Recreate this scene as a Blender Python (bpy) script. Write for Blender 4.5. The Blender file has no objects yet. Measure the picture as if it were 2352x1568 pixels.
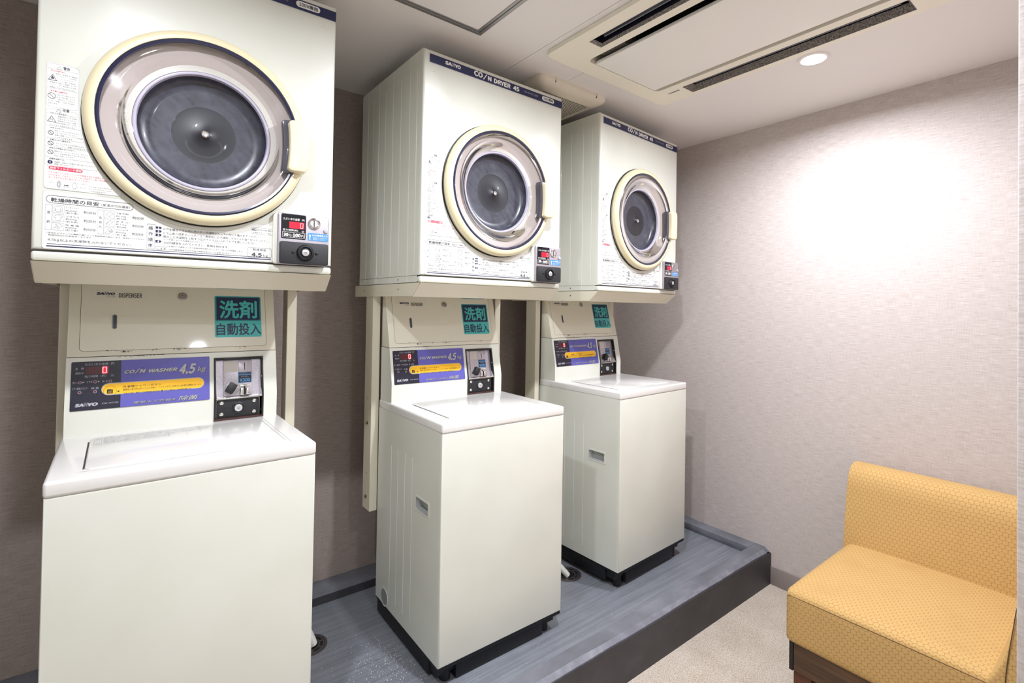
import bpy, bmesh, math, random
from mathutils import Vector, Matrix
random.seed(7)
S = bpy.context.scene
COL = S.collection
# ---------------------------------------------------------------- camera
cam_d = bpy.data.cameras.new('camera'); cam = bpy.data.objects.new('camera', cam_d); COL.objects.link(cam)
PITCH, ROLL, YAW = 0.013001, 0.01628, -0.657025
F_PX, CX, CY = 1141.86, 1176.33, 688.75
fw = Vector((-math.sin(YAW), math.cos(YAW), 0)); rt = Vector((math.cos(YAW), math.sin(YAW), 0)); up = Vector((0, 0, 1))
f2 = fw*math.cos(PITCH)+up*math.sin(PITCH); u2 = -fw*math.sin(PITCH)+up*math.cos(PITCH)
r3 = rt*math.cos(ROLL)+u2*math.sin(ROLL); u3 = -rt*math.sin(ROLL)+u2*math.cos(ROLL)
cm = Matrix((r3, u3, -f2)).transposed().to_4x4(); cm.translation = Vector((0.169957, -1.483008, -0.083806))
cam.matrix_world = cm
cam_d.sensor_width = 36; cam_d.sensor_fit = 'HORIZONTAL'; cam_d.lens = F_PX/2352*36
cam_d.shift_x = (1176-CX)/2352; cam_d.shift_y = (CY-784)/2352
cam_d.clip_start = .02
S.camera = cam
# ---------------------------------------------------------------- world, lights, exposure
w = bpy.data.worlds.new('world'); S.world = w; w.use_nodes = True
w.node_tree.nodes['Background'].inputs[0].default_value = (1, .97, .93, 1)
w.node_tree.nodes['Background'].inputs[1].default_value = .05
S.view_settings.view_transform = 'Standard'; S.view_settings.look = 'None'
S.view_settings.gamma = 1; S.view_settings.use_curve_mapping = False
S.view_settings.exposure = 0.12
ZC, ZF, YB, XW = .8465, -1.4207, .6787, 2.6931
LIGHTS = [(2.149, -.711, 17, .036), (1.10, -.715, 18, .036), (.13, -.711, 13, .036), (.66, -2.1, 9, .036)]
LC = (.94, .985, 1.07)
for i, (x, y, p, r) in enumerate(LIGHTS):
    ld = bpy.data.lights.new('lamp', 'AREA'); ld.shape = 'DISK'; ld.size = r*2; ld.energy = p; ld.color = LC; ld.spread = math.radians(168)
    lo = bpy.data.objects.new('lamp', ld); lo.location = (x, y, ZC-.012); COL.objects.link(lo)
# unseen panel added as fill light, at ceiling height behind the viewpoint
PX, PY = .55, -2.55
ld = bpy.data.lights.new('fill_lamp', 'AREA'); ld.shape = 'RECTANGLE'; ld.size = 1.2; ld.size_y = .30; ld.energy = 4; ld.color = LC
lo = bpy.data.objects.new('fill_lamp', ld); lo.location = (PX, PY, ZC-.012); COL.objects.link(lo)
# ---------------------------------------------------------------- materials
def lin(c):
    c = c/255.0
    return c/12.92 if c <= .04045 else ((c+.055)/1.055)**2.4
def rgb(r, g, b): return (lin(r), lin(g), lin(b), 1)
MATS = {}
def mat(name, col, rough=.5, metal=0, coat=0, emit=None, es=0, spec=.5):
    m = bpy.data.materials.new(name); m.use_nodes = True
    b = m.node_tree.nodes['Principled BSDF']
    b.inputs['Base Color'].default_value = col; b.inputs['Roughness'].default_value = rough
    b.inputs['Metallic'].default_value = metal; b.inputs['Coat Weight'].default_value = coat
    b.inputs['Coat Roughness'].default_value = .06; b.inputs['Specular IOR Level'].default_value = spec
    if emit: b.inputs['Emission Color'].default_value = emit; b.inputs['Emission Strength'].default_value = es
    MATS[name] = m
    return m
def nodes(name): 
    t = MATS[name].node_tree; return t, t.nodes, t.links, t.nodes['Principled BSDF']
def N(t, ty, **kw):
    n = t.nodes.new(ty)
    for k, v in kw.items():
        if k.startswith('i_'):
            key = k[2:]; key = int(key) if key.isdigit() else key.replace('_', ' ')
            n.inputs[key].default_value = v
        else: setattr(n, k, v)
    return n
def coords(t, scale, kind='Object', rot=(0, 0, 0)):
    tc = N(t, 'ShaderNodeTexCoord'); mp = N(t, 'ShaderNodeMapping')
    mp.inputs['Scale'].default_value = scale; mp.inputs['Rotation'].default_value = rot
    t.links.new(tc.outputs[kind], mp.inputs['Vector']); return mp.outputs['Vector']
def ramp(t, fac, stops):
    r = N(t, 'ShaderNodeValToRGB'); e = r.color_ramp.elements
    while len(e) < len(stops): e.new(.5)
    for i, (p, c) in enumerate(stops): e[i].position = p; e[i].color = c
    t.links.new(fac, r.inputs['Fac']); return r.outputs['Color']
def noise(t, vec, scale, detail=3, rough=.5):
    n = N(t, 'ShaderNodeTexNoise'); n.inputs['Scale'].default_value = scale; n.inputs['Detail'].default_value = detail
    n.inputs['Roughness'].default_value = rough; t.links.new(vec, n.inputs['Vector']); return n.outputs['Fac']
def bump(t, h, strength, dist):
    b = N(t, 'ShaderNodeBump'); b.inputs['Strength'].default_value = strength; b.inputs['Distance'].default_value = dist
    t.links.new(h, b.inputs['Height']); t.links.new(b.outputs['Normal'], t.nodes['Principled BSDF'].inputs['Normal'])
def mixc(t, fac, a, b):
    m = N(t, 'ShaderNodeMix', data_type='RGBA')
    if isinstance(fac, float): m.inputs['Factor'].default_value = fac
    else: t.links.new(fac, m.inputs['Factor'])
    for s, v in (('A', a), ('B', b)):
        sock = [i for i in m.inputs if i.name == s and i.type == 'RGBA'][0]
        if isinstance(v, tuple): sock.default_value = v
        else: t.links.new(v, sock)
    return [o for o in m.outputs if o.type == 'RGBA'][0]
def math_(t, op, a, b=None):
    m = N(t, 'ShaderNodeMath', operation=op)
    for i, v in enumerate((a, b)):
        if v is None: continue
        if isinstance(v, (int, float)): m.inputs[i].default_value = v
        else: t.links.new(v, m.inputs[i])
    return m.outputs[0]

mat('enamel', rgb(222, 221, 207), .32, coat=.25)
t, n_, l_, b_ = nodes('enamel')
c = ramp(t, noise(t, coords(t, (1, 1, 1)), 3.5, 4), [(.3, rgb(214, 214, 202)), (.7, rgb(222, 222, 212))]); l_.new(c, b_.inputs['Base Color'])
bump(t, noise(t, coords(t, (1, 1, 1)), 900, 1), .04, .0003)
mat('lid_plastic', rgb(226, 223, 219), .22, coat=.3)
mat('stand_paint', rgb(218, 211, 190), .35, coat=.15)
mat('dispenser_paint', rgb(219, 214, 196), .3, coat=.25)
t, n_, l_, b_ = nodes('dispenser_paint'); bump(t, noise(t, coords(t, (1, 1, 1)), 260, 2), .35, .0009)
mat('cream_plastic', rgb(224, 212, 176), .3, coat=.2)
mat('handle_plastic', rgb(226, 213, 178), .3, coat=.2)
mat('navy_ring', rgb(30, 32, 62), .2, coat=.5)
mat('navy_print', rgb(30, 36, 78), .4)
mat('dark_print', rgb(60, 62, 72), .5)
mat('grey_print', rgb(112, 113, 122), .5)
mat('faint_print', rgb(158, 158, 165), .5)
mat('red_print', rgb(214, 40, 80), .5)
mat('white_print', rgb(232, 230, 226), .5)
mat('grey_letter', rgb(176, 174, 180), .4)
mat('label_sheet', rgb(232, 231, 226), .35)
mat('sheet_edge', rgb(200, 200, 198), .5)
mat('black_plastic', rgb(24, 24, 28), .38)
mat('black_grain', rgb(30, 30, 33), .5)
t, n_, l_, b_ = nodes('black_grain'); bump(t, noise(t, coords(t, (1, 1, 1)), 700, 1), .3, .0006)
mat('smoke_plastic', rgb(70, 68, 76), .25, coat=.3)
mat('black_gloss', rgb(14, 13, 22), .12)
mat('base_black', rgb(14, 14, 20), .5)
mat('rust_brown', rgb(66, 38, 34), .6)
mat('silver', rgb(186, 180, 186), .38, metal=.75)
t, n_, l_, b_ = nodes('silver')
c = ramp(t, noise(t, coords(t, (1, 1, 1)), 900, 2), [(.35, rgb(158, 150, 160)), (.65, rgb(205, 200, 206))]); l_.new(c, b_.inputs['Base Color'])
mat('silver_plain', rgb(170, 165, 162), .35, metal=.8)
mat('chrome', rgb(225, 223, 220), .12, metal=1)
mat('blank_label', rgb(200, 192, 186), .5)
mat('lock_white', rgb(214, 212, 210), .3, metal=.5)
mat('violet', rgb(92, 88, 172), .4)
mat('yellow', rgb(250, 190, 20), .4)
mat('panel_black', rgb(22, 20, 42), .35)
mat('teal', rgb(72, 182, 180), .4)
mat('sticker_navy', rgb(22, 36, 72), .4)
mat('blue_label', rgb(70, 140, 200), .4)
mat('price_blue', rgb(92, 152, 205), .4)
mat('led_dark', rgb(70, 8, 14), .3)
mat('lamp_maroon', rgb(96, 26, 44), .3)
mat('led_red', rgb(120, 5, 25), .3, emit=(1, .02, .08, 1), es=.55)
mat('led_ghost', rgb(112, 22, 34), .4)
mat('led_hot', rgb(255, 120, 120), .3, emit=(1, .25, .25, 1), es=3.5)
mat('pocket_grey', rgb(176, 178, 176), .5)
mat('cap_grey', rgb(140, 144, 144), .5)
mat('seam_dark', rgb(60, 55, 48), .7)
mat('scratch', rgb(32, 34, 40), .6)
mat('aluminium', rgb(160, 158, 158), .3, metal=.85)
mat('ac_plastic', rgb(242, 235, 218), .45)
mat('ac_panel', rgb(247, 243, 237), .6, spec=.3)
mat('ac_dark', rgb(28, 28, 42), .3)
mat('ac_blade', rgb(38, 42, 56), .25)
mat('foam_grey', rgb(128, 120, 114), .9)
t, n_, l_, b_ = nodes('foam_grey')
c = ramp(t, noise(t, coords(t, (1, 1, 1)), 260, 3), [(.35, rgb(84, 80, 76)), (.68, rgb(165, 156, 148))]); l_.new(c, b_.inputs['Base Color'])
mat('fan_plastic', rgb(222, 213, 196), .5)
mat('lens', rgb(255, 250, 240), .3, emit=(1, .95, .88, 1), es=30)
mat('fill_lens', rgb(250, 250, 248), .5, emit=(1, 1, 1, 1), es=4)  # glowing face of the added fill panel
mat('hose', rgb(222, 220, 212), .35)
mat('hose_dark', rgb(110, 108, 106), .5)
mat('drain_metal', rgb(98, 92, 92), .4, metal=.6)
mat('drain_black', rgb(16, 16, 20), .6)
mat('bolt', rgb(120, 98, 66), .4, metal=.9)
mat('powder', rgb(225, 224, 222), .8)
mat('piping', rgb(96, 70, 42), .8)
# brushed dark drum window
mat('drum', rgb(46, 46, 58), .26, coat=.3)
t, n_, l_, b_ = nodes('drum')
nf = noise(t, coords(t, (3, 3, 3)), 9, 6, .7)
sw = N(t, 'ShaderNodeTexWave', wave_type='RINGS', rings_direction='Y'); sw.inputs['Scale'].default_value = 14; sw.inputs['Distortion'].default_value = 9; sw.inputs['Detail'].default_value = 4
l_.new(coords(t, (1, 1, 1)), sw.inputs['Vector'])
m1 = math_(t, 'ADD', math_(t, 'MULTIPLY', nf, .93), math_(t, 'MULTIPLY', sw.outputs['Fac'], .07))
l_.new(ramp(t, m1, [(.35, rgb(50, 50, 60)), (.7, rgb(68, 69, 82))]), b_.inputs['Base Color'])
l_.new(ramp(t, m1, [(.3, (.26,)*3+(1,)), (.7, (.40,)*3+(1,))]), b_.inputs['Roughness'])
mat('drum_core', rgb(24, 24, 32), .42, coat=.15)
mat('rim_lavender', rgb(176, 170, 186), .25, coat=.4)
mat('door_back', rgb(190, 181, 174), .35, coat=.2)
# clear plastic: transparent with a fresnel gloss
m = bpy.data.materials.new('clear_plastic'); m.use_nodes = True; MATS['clear_plastic'] = m
t = m.node_tree; t.nodes.clear()
o = N(t, 'ShaderNodeOutputMaterial'); tr = N(t, 'ShaderNodeBsdfTransparent'); gl = N(t, 'ShaderNodeBsdfGlossy'); fr = N(t, 'ShaderNodeFresnel'); mx = N(t, 'ShaderNodeMixShader')
tr.inputs['Color'].default_value = (.93, .91, .92, 1); gl.inputs['Roughness'].default_value = .04; fr.inputs['IOR'].default_value = 1.5
t.links.new(fr.outputs[0], mx.inputs[0]); t.links.new(tr.outputs[0], mx.inputs[1]); t.links.new(gl.outputs[0], mx.inputs[2]); t.links.new(mx.outputs[0], o.inputs['Surface'])
# wallpaper (woven): horizontal and vertical threads in metres
def wallpaper(name, c0, c1_, c2_):
    mat(name, rgb(180, 168, 162), .85)
    t, n_, l_, b_ = nodes(name)
    tc = N(t, 'ShaderNodeTexCoord'); sp = N(t, 'ShaderNodeSeparateXYZ'); l_.new(tc.outputs['Object'], sp.inputs[0])
    h = math_(t, 'ADD', sp.outputs['X'], sp.outputs['Y'])
    c1 = N(t, 'ShaderNodeCombineXYZ'); l_.new(math_(t, 'MULTIPLY', h, 22), c1.inputs[0]); l_.new(math_(t, 'MULTIPLY', sp.outputs['Z'], 480), c1.inputs[1])
    c2 = N(t, 'ShaderNodeCombineXYZ'); l_.new(math_(t, 'MULTIPLY', h, 420), c2.inputs[0]); l_.new(math_(t, 'MULTIPLY', sp.outputs['Z'], 30), c2.inputs[1])
    n1 = noise(t, c1.outputs[0], 1, 3); n2 = noise(t, c2.outputs[0], 1, 3)
    s = math_(t, 'ADD', math_(t, 'MULTIPLY', n1, .72), math_(t, 'MULTIPLY', n2, .28))
    l_.new(ramp(t, s, [(.3, c0), (.5, c1_), (.7, c2_)]), b_.inputs['Base Color'])
    bump(t, s, .12, .0006)
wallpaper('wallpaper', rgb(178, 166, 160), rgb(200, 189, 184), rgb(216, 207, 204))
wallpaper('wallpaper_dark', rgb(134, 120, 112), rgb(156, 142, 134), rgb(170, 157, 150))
mat('white_paint', rgb(236, 235, 230), .7)
# ceiling board
mat('ceiling', rgb(238, 233, 230), .5, spec=.4)
t, n_, l_, b_ = nodes('ceiling'); bump(t, noise(t, coords(t, (1, 1, 1)), 400, 1), .06, .0004)
# carpet
mat('carpet', rgb(190, 176, 160), .95)
t, n_, l_, b_ = nodes('carpet'); v = coords(t, (1, 1, 1))
s = math_(t, 'ADD', math_(t, 'MULTIPLY', noise(t, v, 330, 3, .7), .88), math_(t, 'MULTIPLY', noise(t, v, 8, 2), .12))
l_.new(ramp(t, s, [(.36, rgb(150, 132, 114)), (.5, rgb(194, 180, 164)), (.64, rgb(224, 214, 202))]), b_.inputs['Base Color']); bump(t, s, .6, .003)
# painted plinth, brushed along x, with scuffs
def paint(name, a, b, c, rough=.35, sc=(3, 110, 40)):
    mat(name, b, rough)
    t, n_, l_, b_ = nodes(name)
    s = math_(t, 'ADD', math_(t, 'MULTIPLY', noise(t, coords(t, sc), 1, 3), .6), math_(t, 'MULTIPLY', noise(t, coords(t, (1, 1, 1)), 5, 5, .65), .4))
    l_.new(ramp(t, s, [(.34, a), (.5, b), (.66, c)]), b_.inputs['Base Color']); bump(t, s, .15, .002)
paint('tray_paint', rgb(110, 112, 118), rgb(122, 125, 132), rgb(136, 140, 148))
paint('kerb_paint', rgb(92, 93, 98), rgb(108, 109, 116), rgb(128, 129, 138), .45, (5, 8, 20))
paint('kerb_edge', rgb(108, 108, 116), rgb(120, 120, 129), rgb(138, 137, 146), .65, (20, 20, 20))
paint('facing_paint', rgb(50, 48, 52), rgb(58, 56, 60), rgb(68, 66, 70), .5, (6, 6, 10))
mat('baseboard', rgb(148, 137, 132), .5)
# walnut
mat('walnut', rgb(74, 48, 30), .4)
t, n_, l_, b_ = nodes('walnut')
s = noise(t, coords(t, (30, 2.5, 34)), 1.2, 5, .6)
l_.new(ramp(t, s, [(.3, rgb(46, 28, 20)), (.5, rgb(76, 52, 32)), (.7, rgb(104, 74, 46))]), b_.inputs['Base Color'])
mat('leg_wood', rgb(92, 48, 26), .4)
# sofa fabric: hexagonally packed embossed discs on UV in metres
mat('fabric', rgb(214, 168, 98), .85)
t, n_, l_, b_ = nodes('fabric')
uv = N(t, 'ShaderNodeUVMap'); sp = N(t, 'ShaderNodeSeparateXYZ'); l_.new(uv.outputs[0], sp.inputs[0])
PIT = .0148
def lat(ox, oy):
    a = math_(t, 'FRACT', math_(t, 'ADD', math_(t, 'MULTIPLY', sp.outputs[0], 1/PIT), ox)); a = math_(t, 'SUBTRACT', a, .5)
    bb = math_(t, 'FRACT', math_(t, 'ADD', math_(t, 'MULTIPLY', sp.outputs[1], 1/(PIT*1.732)), oy)); bb = math_(t, 'MULTIPLY', math_(t, 'SUBTRACT', bb, .5), 1.732)
    return math_(t, 'SQRT', math_(t, 'ADD', math_(t, 'MULTIPLY', a, a), math_(t, 'MULTIPLY', bb, bb)))
d = math_(t, 'MINIMUM', lat(0, 0), lat(.5, .5))
hr = ramp(t, d, [(.0, (.75,)*3+(1,)), (.39, (.72,)*3+(1,)), (.43, (1,)*3+(1,)), (.48, (0, 0, 0, 1))])
st = noise(t, coords(t, (1, 1, 1)), 7, 4, .6)
base = ramp(t, d, [(.39, rgb(212, 174, 112)), (.435, rgb(220, 184, 122)), (.475, rgb(188, 142, 78)), (.56, rgb(190, 146, 84))])
base = mixc(t, .22, base, rgb(150, 116, 66)); base = mixc(t, ramp(t, st, [(.5, (0, 0, 0, 1)), (.75, (.35,)*3+(1,))]), base, rgb(176, 138, 84))
l_.new(base, b_.inputs['Base Color'])
fn = noise(t, coords(t, (1, 1, 1)), 900, 2)
bump(t, math_(t, 'ADD', hr, math_(t, 'MULTIPLY', fn, .25)), .3, .001)
# ---------------------------------------------------------------- mesh builder
class Frame:
    def __init__(s, o=(0, 0, 0), u=(1, 0, 0), v=(0, 0, 1), n=(0, -1, 0)):
        s.o, s.u, s.v, s.n = Vector(o), Vector(u).normalized(), Vector(v).normalized(), Vector(n).normalized()
    def p(s, a, b, c): return s.o+s.u*a+s.v*b+s.n*c
FRONT = Frame()
WORLD = Frame((0, 0, 0), (1, 0, 0), (0, 1, 0), (0, 0, 1))
def rr(u0, u1, v0, v1, r, n=5):
    pts = []
    for cx_, cy_, a0 in ((u1-r, v1-r, 0), (u0+r, v1-r, 90), (u0+r, v0+r, 180), (u1-r, v0+r, 270)):
        for i in range(n+1):
            a = math.radians(a0+90*i/n); pts.append((cx_+r*math.cos(a), cy_+r*math.sin(a)))
    return pts
_glyph = {}
def bundled(name):   # Blender's own bundled fonts; its built-in font is the fallback
    try:
        import os
        return bpy.data.fonts.load(os.path.join(bpy.utils.system_resource('DATAFILES'), 'fonts', name))
    except Exception: return None
SANS = bundled('Noto Sans CJK Regular.woff2')
def glyphs(body, bold, shear):
    k = (body, bold, shear)
    if k not in _glyph:
        c = bpy.data.curves.new('t', 'FONT'); c.body = body; c.font = (SANS if any(q.isascii() and q.isalnum() for q in body) else None) or c.font; c.resolution_u = 3 if len(body) <= 8 or body.isascii() else 2 if any(q.isdigit() for q in body) else 1; c.shear = shear
        o = bpy.data.objects.new('t', c); m = o.to_mesh()
        vs = [(v.co.x, v.co.y, 0) for v in m.vertices]; fs = [tuple(p.vertices) for p in m.polygons if p.normal.z > -.5]
        if bold > .008:
            f0 = list(fs); v0 = list(vs); kb = .75 if body.isascii() else .6
            for q, (dx, dy) in enumerate(((1, 0), (-1, 0), (0, 1), (0, -1))):
                k0 = len(vs); vs += [(a+dx*bold*kb, b+dy*bold*kb, (q+1)*.00003) for a, b, _ in v0]; fs += [tuple(j+k0 for j in f) for f in f0]
        x0 = min(v[0] for v in vs); x1 = max(v[0] for v in vs); y0 = min(v[1] for v in vs); y1 = max(v[1] for v in vs)
        _glyph[k] = ([((a-x0)/(x1-x0), (b-y0)/(y1-y0), c_) for a, b, c_ in vs], fs, (x1-x0)/(y1-y0))
        o.to_mesh_clear(); bpy.data.objects.remove(o); bpy.data.curves.remove(c)
    return _glyph[k]
class M:
    def __init__(s, frame=FRONT): s.f = frame; s.vs = []; s.fs = []; s.ms = []; s.mats = []
    def mi(s, m):
        if m not in s.mats: s.mats.append(m)
        return s.mats.index(m)
    def raw(s, vs, fs, m):
        k = len(s.vs); i = s.mi(m)
        s.vs += [s.f.p(*v) for v in vs]; s.fs += [tuple(j+k for j in f) for f in fs]; s.ms += [i]*len(fs)
        return s
    def _bm(s, bm, m):
        bmesh.ops.recalc_face_normals(bm, faces=bm.faces)
        bm.verts.index_update(); s.raw([tuple(v.co) for v in bm.verts], [tuple(v.index for v in f.verts) for f in bm.faces], m); bm.free(); return s
    def prism(s, pts, w0, w1, m, bev=0, seg=2, top_only=False, angle=20):
        bm = bmesh.new(); a = [bm.verts.new((x, y, w0)) for x, y in pts]; b = [bm.verts.new((x, y, w1)) for x, y in pts]; n = len(pts)
        bm.faces.new(a[::-1]); bm.faces.new(b)
        for i in range(n): bm.faces.new((a[i], a[(i+1) % n], b[(i+1) % n], b[i]))
        if bev > 0:
            bm.normal_update()
            es = [e for e in bm.edges if e.calc_face_angle(0) > math.radians(angle)]
            if top_only: es = [e for e in es if all(abs(v.co.z-w1) < 1e-7 for v in e.verts)]
            bmesh.ops.bevel(bm, geom=es, offset=bev, segments=seg, profile=.5, affect='EDGES', clamp_overlap=True)
        return s._bm(bm, m)
    def box(s, u0, u1, v0, v1, w0, w1, m, bev=0, seg=2): return s.prism([(u0, v0), (u1, v0), (u1, v1), (u0, v1)], w0, w1, m, bev, seg)
    def rbox(s, u0, u1, v0, v1, w0, w1, r, m, bev=0, seg=2, n=5): return s.prism(rr(u0, u1, v0, v1, r, n), w0, w1, m, bev, seg, True, 40)
    def flat(s, pts, w, m): return s.raw([(x, y, w) for x, y in pts], [tuple(range(len(pts)))], m)
    def rect(s, u0, u1, v0, v1, w, m): return s.flat([(u0, v0), (u1, v0), (u1, v1), (u0, v1)], w, m)
    def rrect(s, u0, u1, v0, v1, r, w, m): return s.flat(rr(u0, u1, v0, v1, r), w, m)
    def outline(s, pts, t, w, m, closed=True):
        n = len(pts)
        for i in range(n if closed else n-1):
            a = Vector(pts[i]); b = Vector(pts[(i+1) % n]); d = (b-a)
            if d.length < 1e-6: continue
            q = Vector((-d.y, d.x)).normalized()*t/2; e = d.normalized()*t/2
            s.raw([(*(a-q-e), w), (*(b-q+e), w), (*(b+q+e), w), (*(a+q-e), w)], [(0, 1, 2, 3)], m)
        return s
    def circ(s, u, v, r, n=24, a0=0, a1=360, ry=None):
        ry = ry or r; k = n if a1-a0 >= 360 else n+1
        return [(u+r*math.cos(math.radians(a0+(a1-a0)*i/n)), v+ry*math.sin(math.radians(a0+(a1-a0)*i/n))) for i in range(k)]
    def disc(s, u, v, r, w, m, n=24, ry=None): return s.flat(s.circ(u, v, r, n, ry=ry), w, m)
    def cyl(s, u, v, r, w0, w1, m, n=24, bev=0): return s.prism(s.circ(u, v, r, n), w0, w1, m, bev, 2, True, 40)
    def lathe(s, u, v, prof, m, n=64, caps=False):
        vs = [(u+r*math.cos(2*math.pi*i/n), v+r*math.sin(2*math.pi*i/n), w) for r, w in prof for i in range(n)]; fs = []
        for j in range(len(prof)-1):
            for i in range(n):
                k = (i+1) % n; fs.append((j*n+i, (j+1)*n+i, (j+1)*n+k, j*n+k))
        if caps: fs.append(tuple(range((len(prof)-1)*n, len(prof)*n)))
        return s.raw(vs, fs, m)
    def text(s, body, u0, u1, v0, v1, w, m, bold=0.0, shear=0.0):
        g, fs, asp = glyphs(body, bold, shear)
        return s.raw([(u0+(u1-u0)*a, v0+(v1-v0)*b, w+c_) for a, b, c_ in g], fs, m)
    def tube(s, pts, r, m, n=10, rip=0, seg=1):
        P = [Vector(p) for p in pts]; vs = []; fs = []; T = None
        for i, p in enumerate(P):
            d = (P[min(i+1, len(P)-1)]-P[max(i-1, 0)]).normalized()
            a = d.cross(Vector((0, 0, 1))) if T is None else T-d*T.dot(d)
            if a.length < 1e-4: a = d.cross(Vector((0, 1, 0)))
            a.normalize(); T = a; b = d.cross(a)
            rad = r*(1-rip*(i % 2)) if rip else r
            vs += [tuple(p+a*rad*math.cos(2*math.pi*k/n)+b*rad*math.sin(2*math.pi*k/n)) for k in range(n)]
        for i in range(len(P)-1):
            for k in range(n): fs.append((i*n+k, i*n+(k+1) % n, (i+1)*n+(k+1) % n, (i+1)*n+k))
        fs += [tuple(range(n))[::-1], tuple(range((len(P)-1)*n, len(P)*n))]
        return s.raw(vs, fs, m)
    def add(s, name, parent=None, loc=None, uv=False, angle=35, label=None, **props):
        me = bpy.data.meshes.new(name)
        o0 = Vector(loc) if loc is not None else Vector((0, 0, 0))
        me.from_pydata([tuple(v-o0) for v in s.vs], [], s.fs)
        for m in s.mats: me.materials.append(MATS[m])
        me.polygons.foreach_set('material_index', s.ms)
        me.polygons.foreach_set('use_smooth', [True]*len(me.polygons))
        me.update(); me.set_sharp_from_angle(angle=math.radians(angle))
        if uv:
            l = me.uv_layers.new(name='UVMap')
            for p in me.polygons:
                nx, ny, nz = (abs(c) for c in p.normal)
                for li in p.loop_indices:
                    c = me.vertices[me.loops[li].vertex_index].co+o0
                    if nx >= ny and nx >= nz*.8: q = (c.y, c.z)
                    elif nz >= ny: q = (c.y, c.x)
                    else: q = (c.x, c.z)
                    l.data[li].uv = q
        o = bpy.data.objects.new(name, me); COL.objects.link(o)
        if loc is not None: o.location = loc
        if parent: o.parent = parent
        if label: o['label'] = label
        for k, v in props.items(): o[k] = v
        return o
def empty(name, loc, rz=0):
    o = bpy.data.objects.new(name, None); o.empty_display_size = .1; COL.objects.link(o); o.location = loc; o.rotation_euler = (0, 0, rz); return o
def tag(o, label, cat, group=None):
    o['label'] = label; o['category'] = cat
    if group: o['group'] = group
    return o
def kids(o): return [c for c in bpy.data.objects if c.parent == o]
def copy_tree(o, parent=None):
    c = o.copy(); COL.objects.link(c); c.parent = parent
    for ch in kids(o): copy_tree(ch, c)
    return c
# ---------------------------------------------------------------- the setting
def struct(m, name, parent=None, **kw):
    o = m.add(name, parent, **kw)
    if parent is None: o['kind'] = 'structure'
    return o
YR, XL = -3.0, -1.5          # rear wall and left wall, behind and beside the camera
YK, YKI, XKI, YKO, ZK, ZP = -.3273, -.2496, 2.6189, .5577, -1.2523, -1.2875
struct(M(WORLD).box(XL, XW, YR, YB, ZF-.1, ZF, 'carpet'), 'floor')
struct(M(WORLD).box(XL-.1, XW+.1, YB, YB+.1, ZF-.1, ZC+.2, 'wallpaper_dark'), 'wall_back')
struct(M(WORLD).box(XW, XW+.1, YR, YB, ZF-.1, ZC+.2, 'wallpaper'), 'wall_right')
struct(M(WORLD).box(XL-.1, XL, YR, YB, ZF-.1, ZC+.2, 'white_paint'), 'wall_left')
struct(M(WORLD).box(XL-.1, XW+.1, YR-.1, YR, ZF-.1, ZC+.2, 'white_paint'), 'wall_rear')
# wall at the right edge of the view, its end beside the camera
mw = M(WORLD); mw.box(1.2, 1.34, -1.60, -1.3585, ZF, ZC, 'wallpaper', .004); mw.box(1.34, XW, -1.60, -1.42, ZF, ZC, 'wallpaper')
struct(mw, 'wall_front')
struct(M(WORLD).box(XW-.008, XW, -1.42, YK, ZF, -1.3335, 'baseboard', .002), 'baseboard_right')
# ceiling: a slab of boards with hairline joints, open where the air conditioner sits
cs = struct(M(WORLD).box(XL-.1, XW+.1, YR-.1, YB+.1, ZC+.12, ZC+.2, 'ceiling'), 'ceiling')
AX0, AX1, AY0, AY1 = 1.354, 2.062, -1.213, -.121
def board(rects, g=.0009):
    b = M(WORLD)
    for x0, x1, y0, y1 in rects: b.box(x0, x1, y0, y1, ZC, ZC+.12, 'ceiling')
    b.add('ceiling_panel', cs)
board([(XL-.1, -.492, YR-.1, YB+.1)]); board([(-.490, .419, YR-.1, YB+.1)]); board([(.421, 1.328, YR-.1, YB+.1)])
board([(1.330, 1.578, AY1-.015, YB+.1), (1.330, 1.372, YR-.1, AY1-.015), (1.372, 1.578, YR-.1, AY0+.015)])
board([(1.5795, XW+.1, AY1-.015, YB+.1), (2.045, XW+.1, YR-.1, AY1-.015), (1.5795, 2.045, YR-.1, AY0+.015)])

# ---------------------------------------------------------------- plinth with drip tray
pl = tag(empty('plinth', (1.1, YK, ZF)), 'low grey painted plinth with raised kerbs under the washing machines', 'plinth')
PF = Frame((-1.1, -YK, -ZF), (1, 0, 0), (0, 1, 0), (0, 0, 1))
M(PF).box(XL+.002, XW-.001, YK+.003, YB-.002, ZF, ZP, 'tray_paint').add('tray', pl)
def wavy(n, amp): 
    r = random.Random(n); ph = [r.uniform(0, 6) for _ in range(4)]
    return lambda x: amp*(math.sin(x*5+ph[0])+.6*math.sin(x*13+ph[1])+.35*math.sin(x*31+ph[2]))/2
wv = wavy(3, .004)
m = M(PF); xs = [XL+i*(XW-.03-XL)/120 for i in range(121)]
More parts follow.
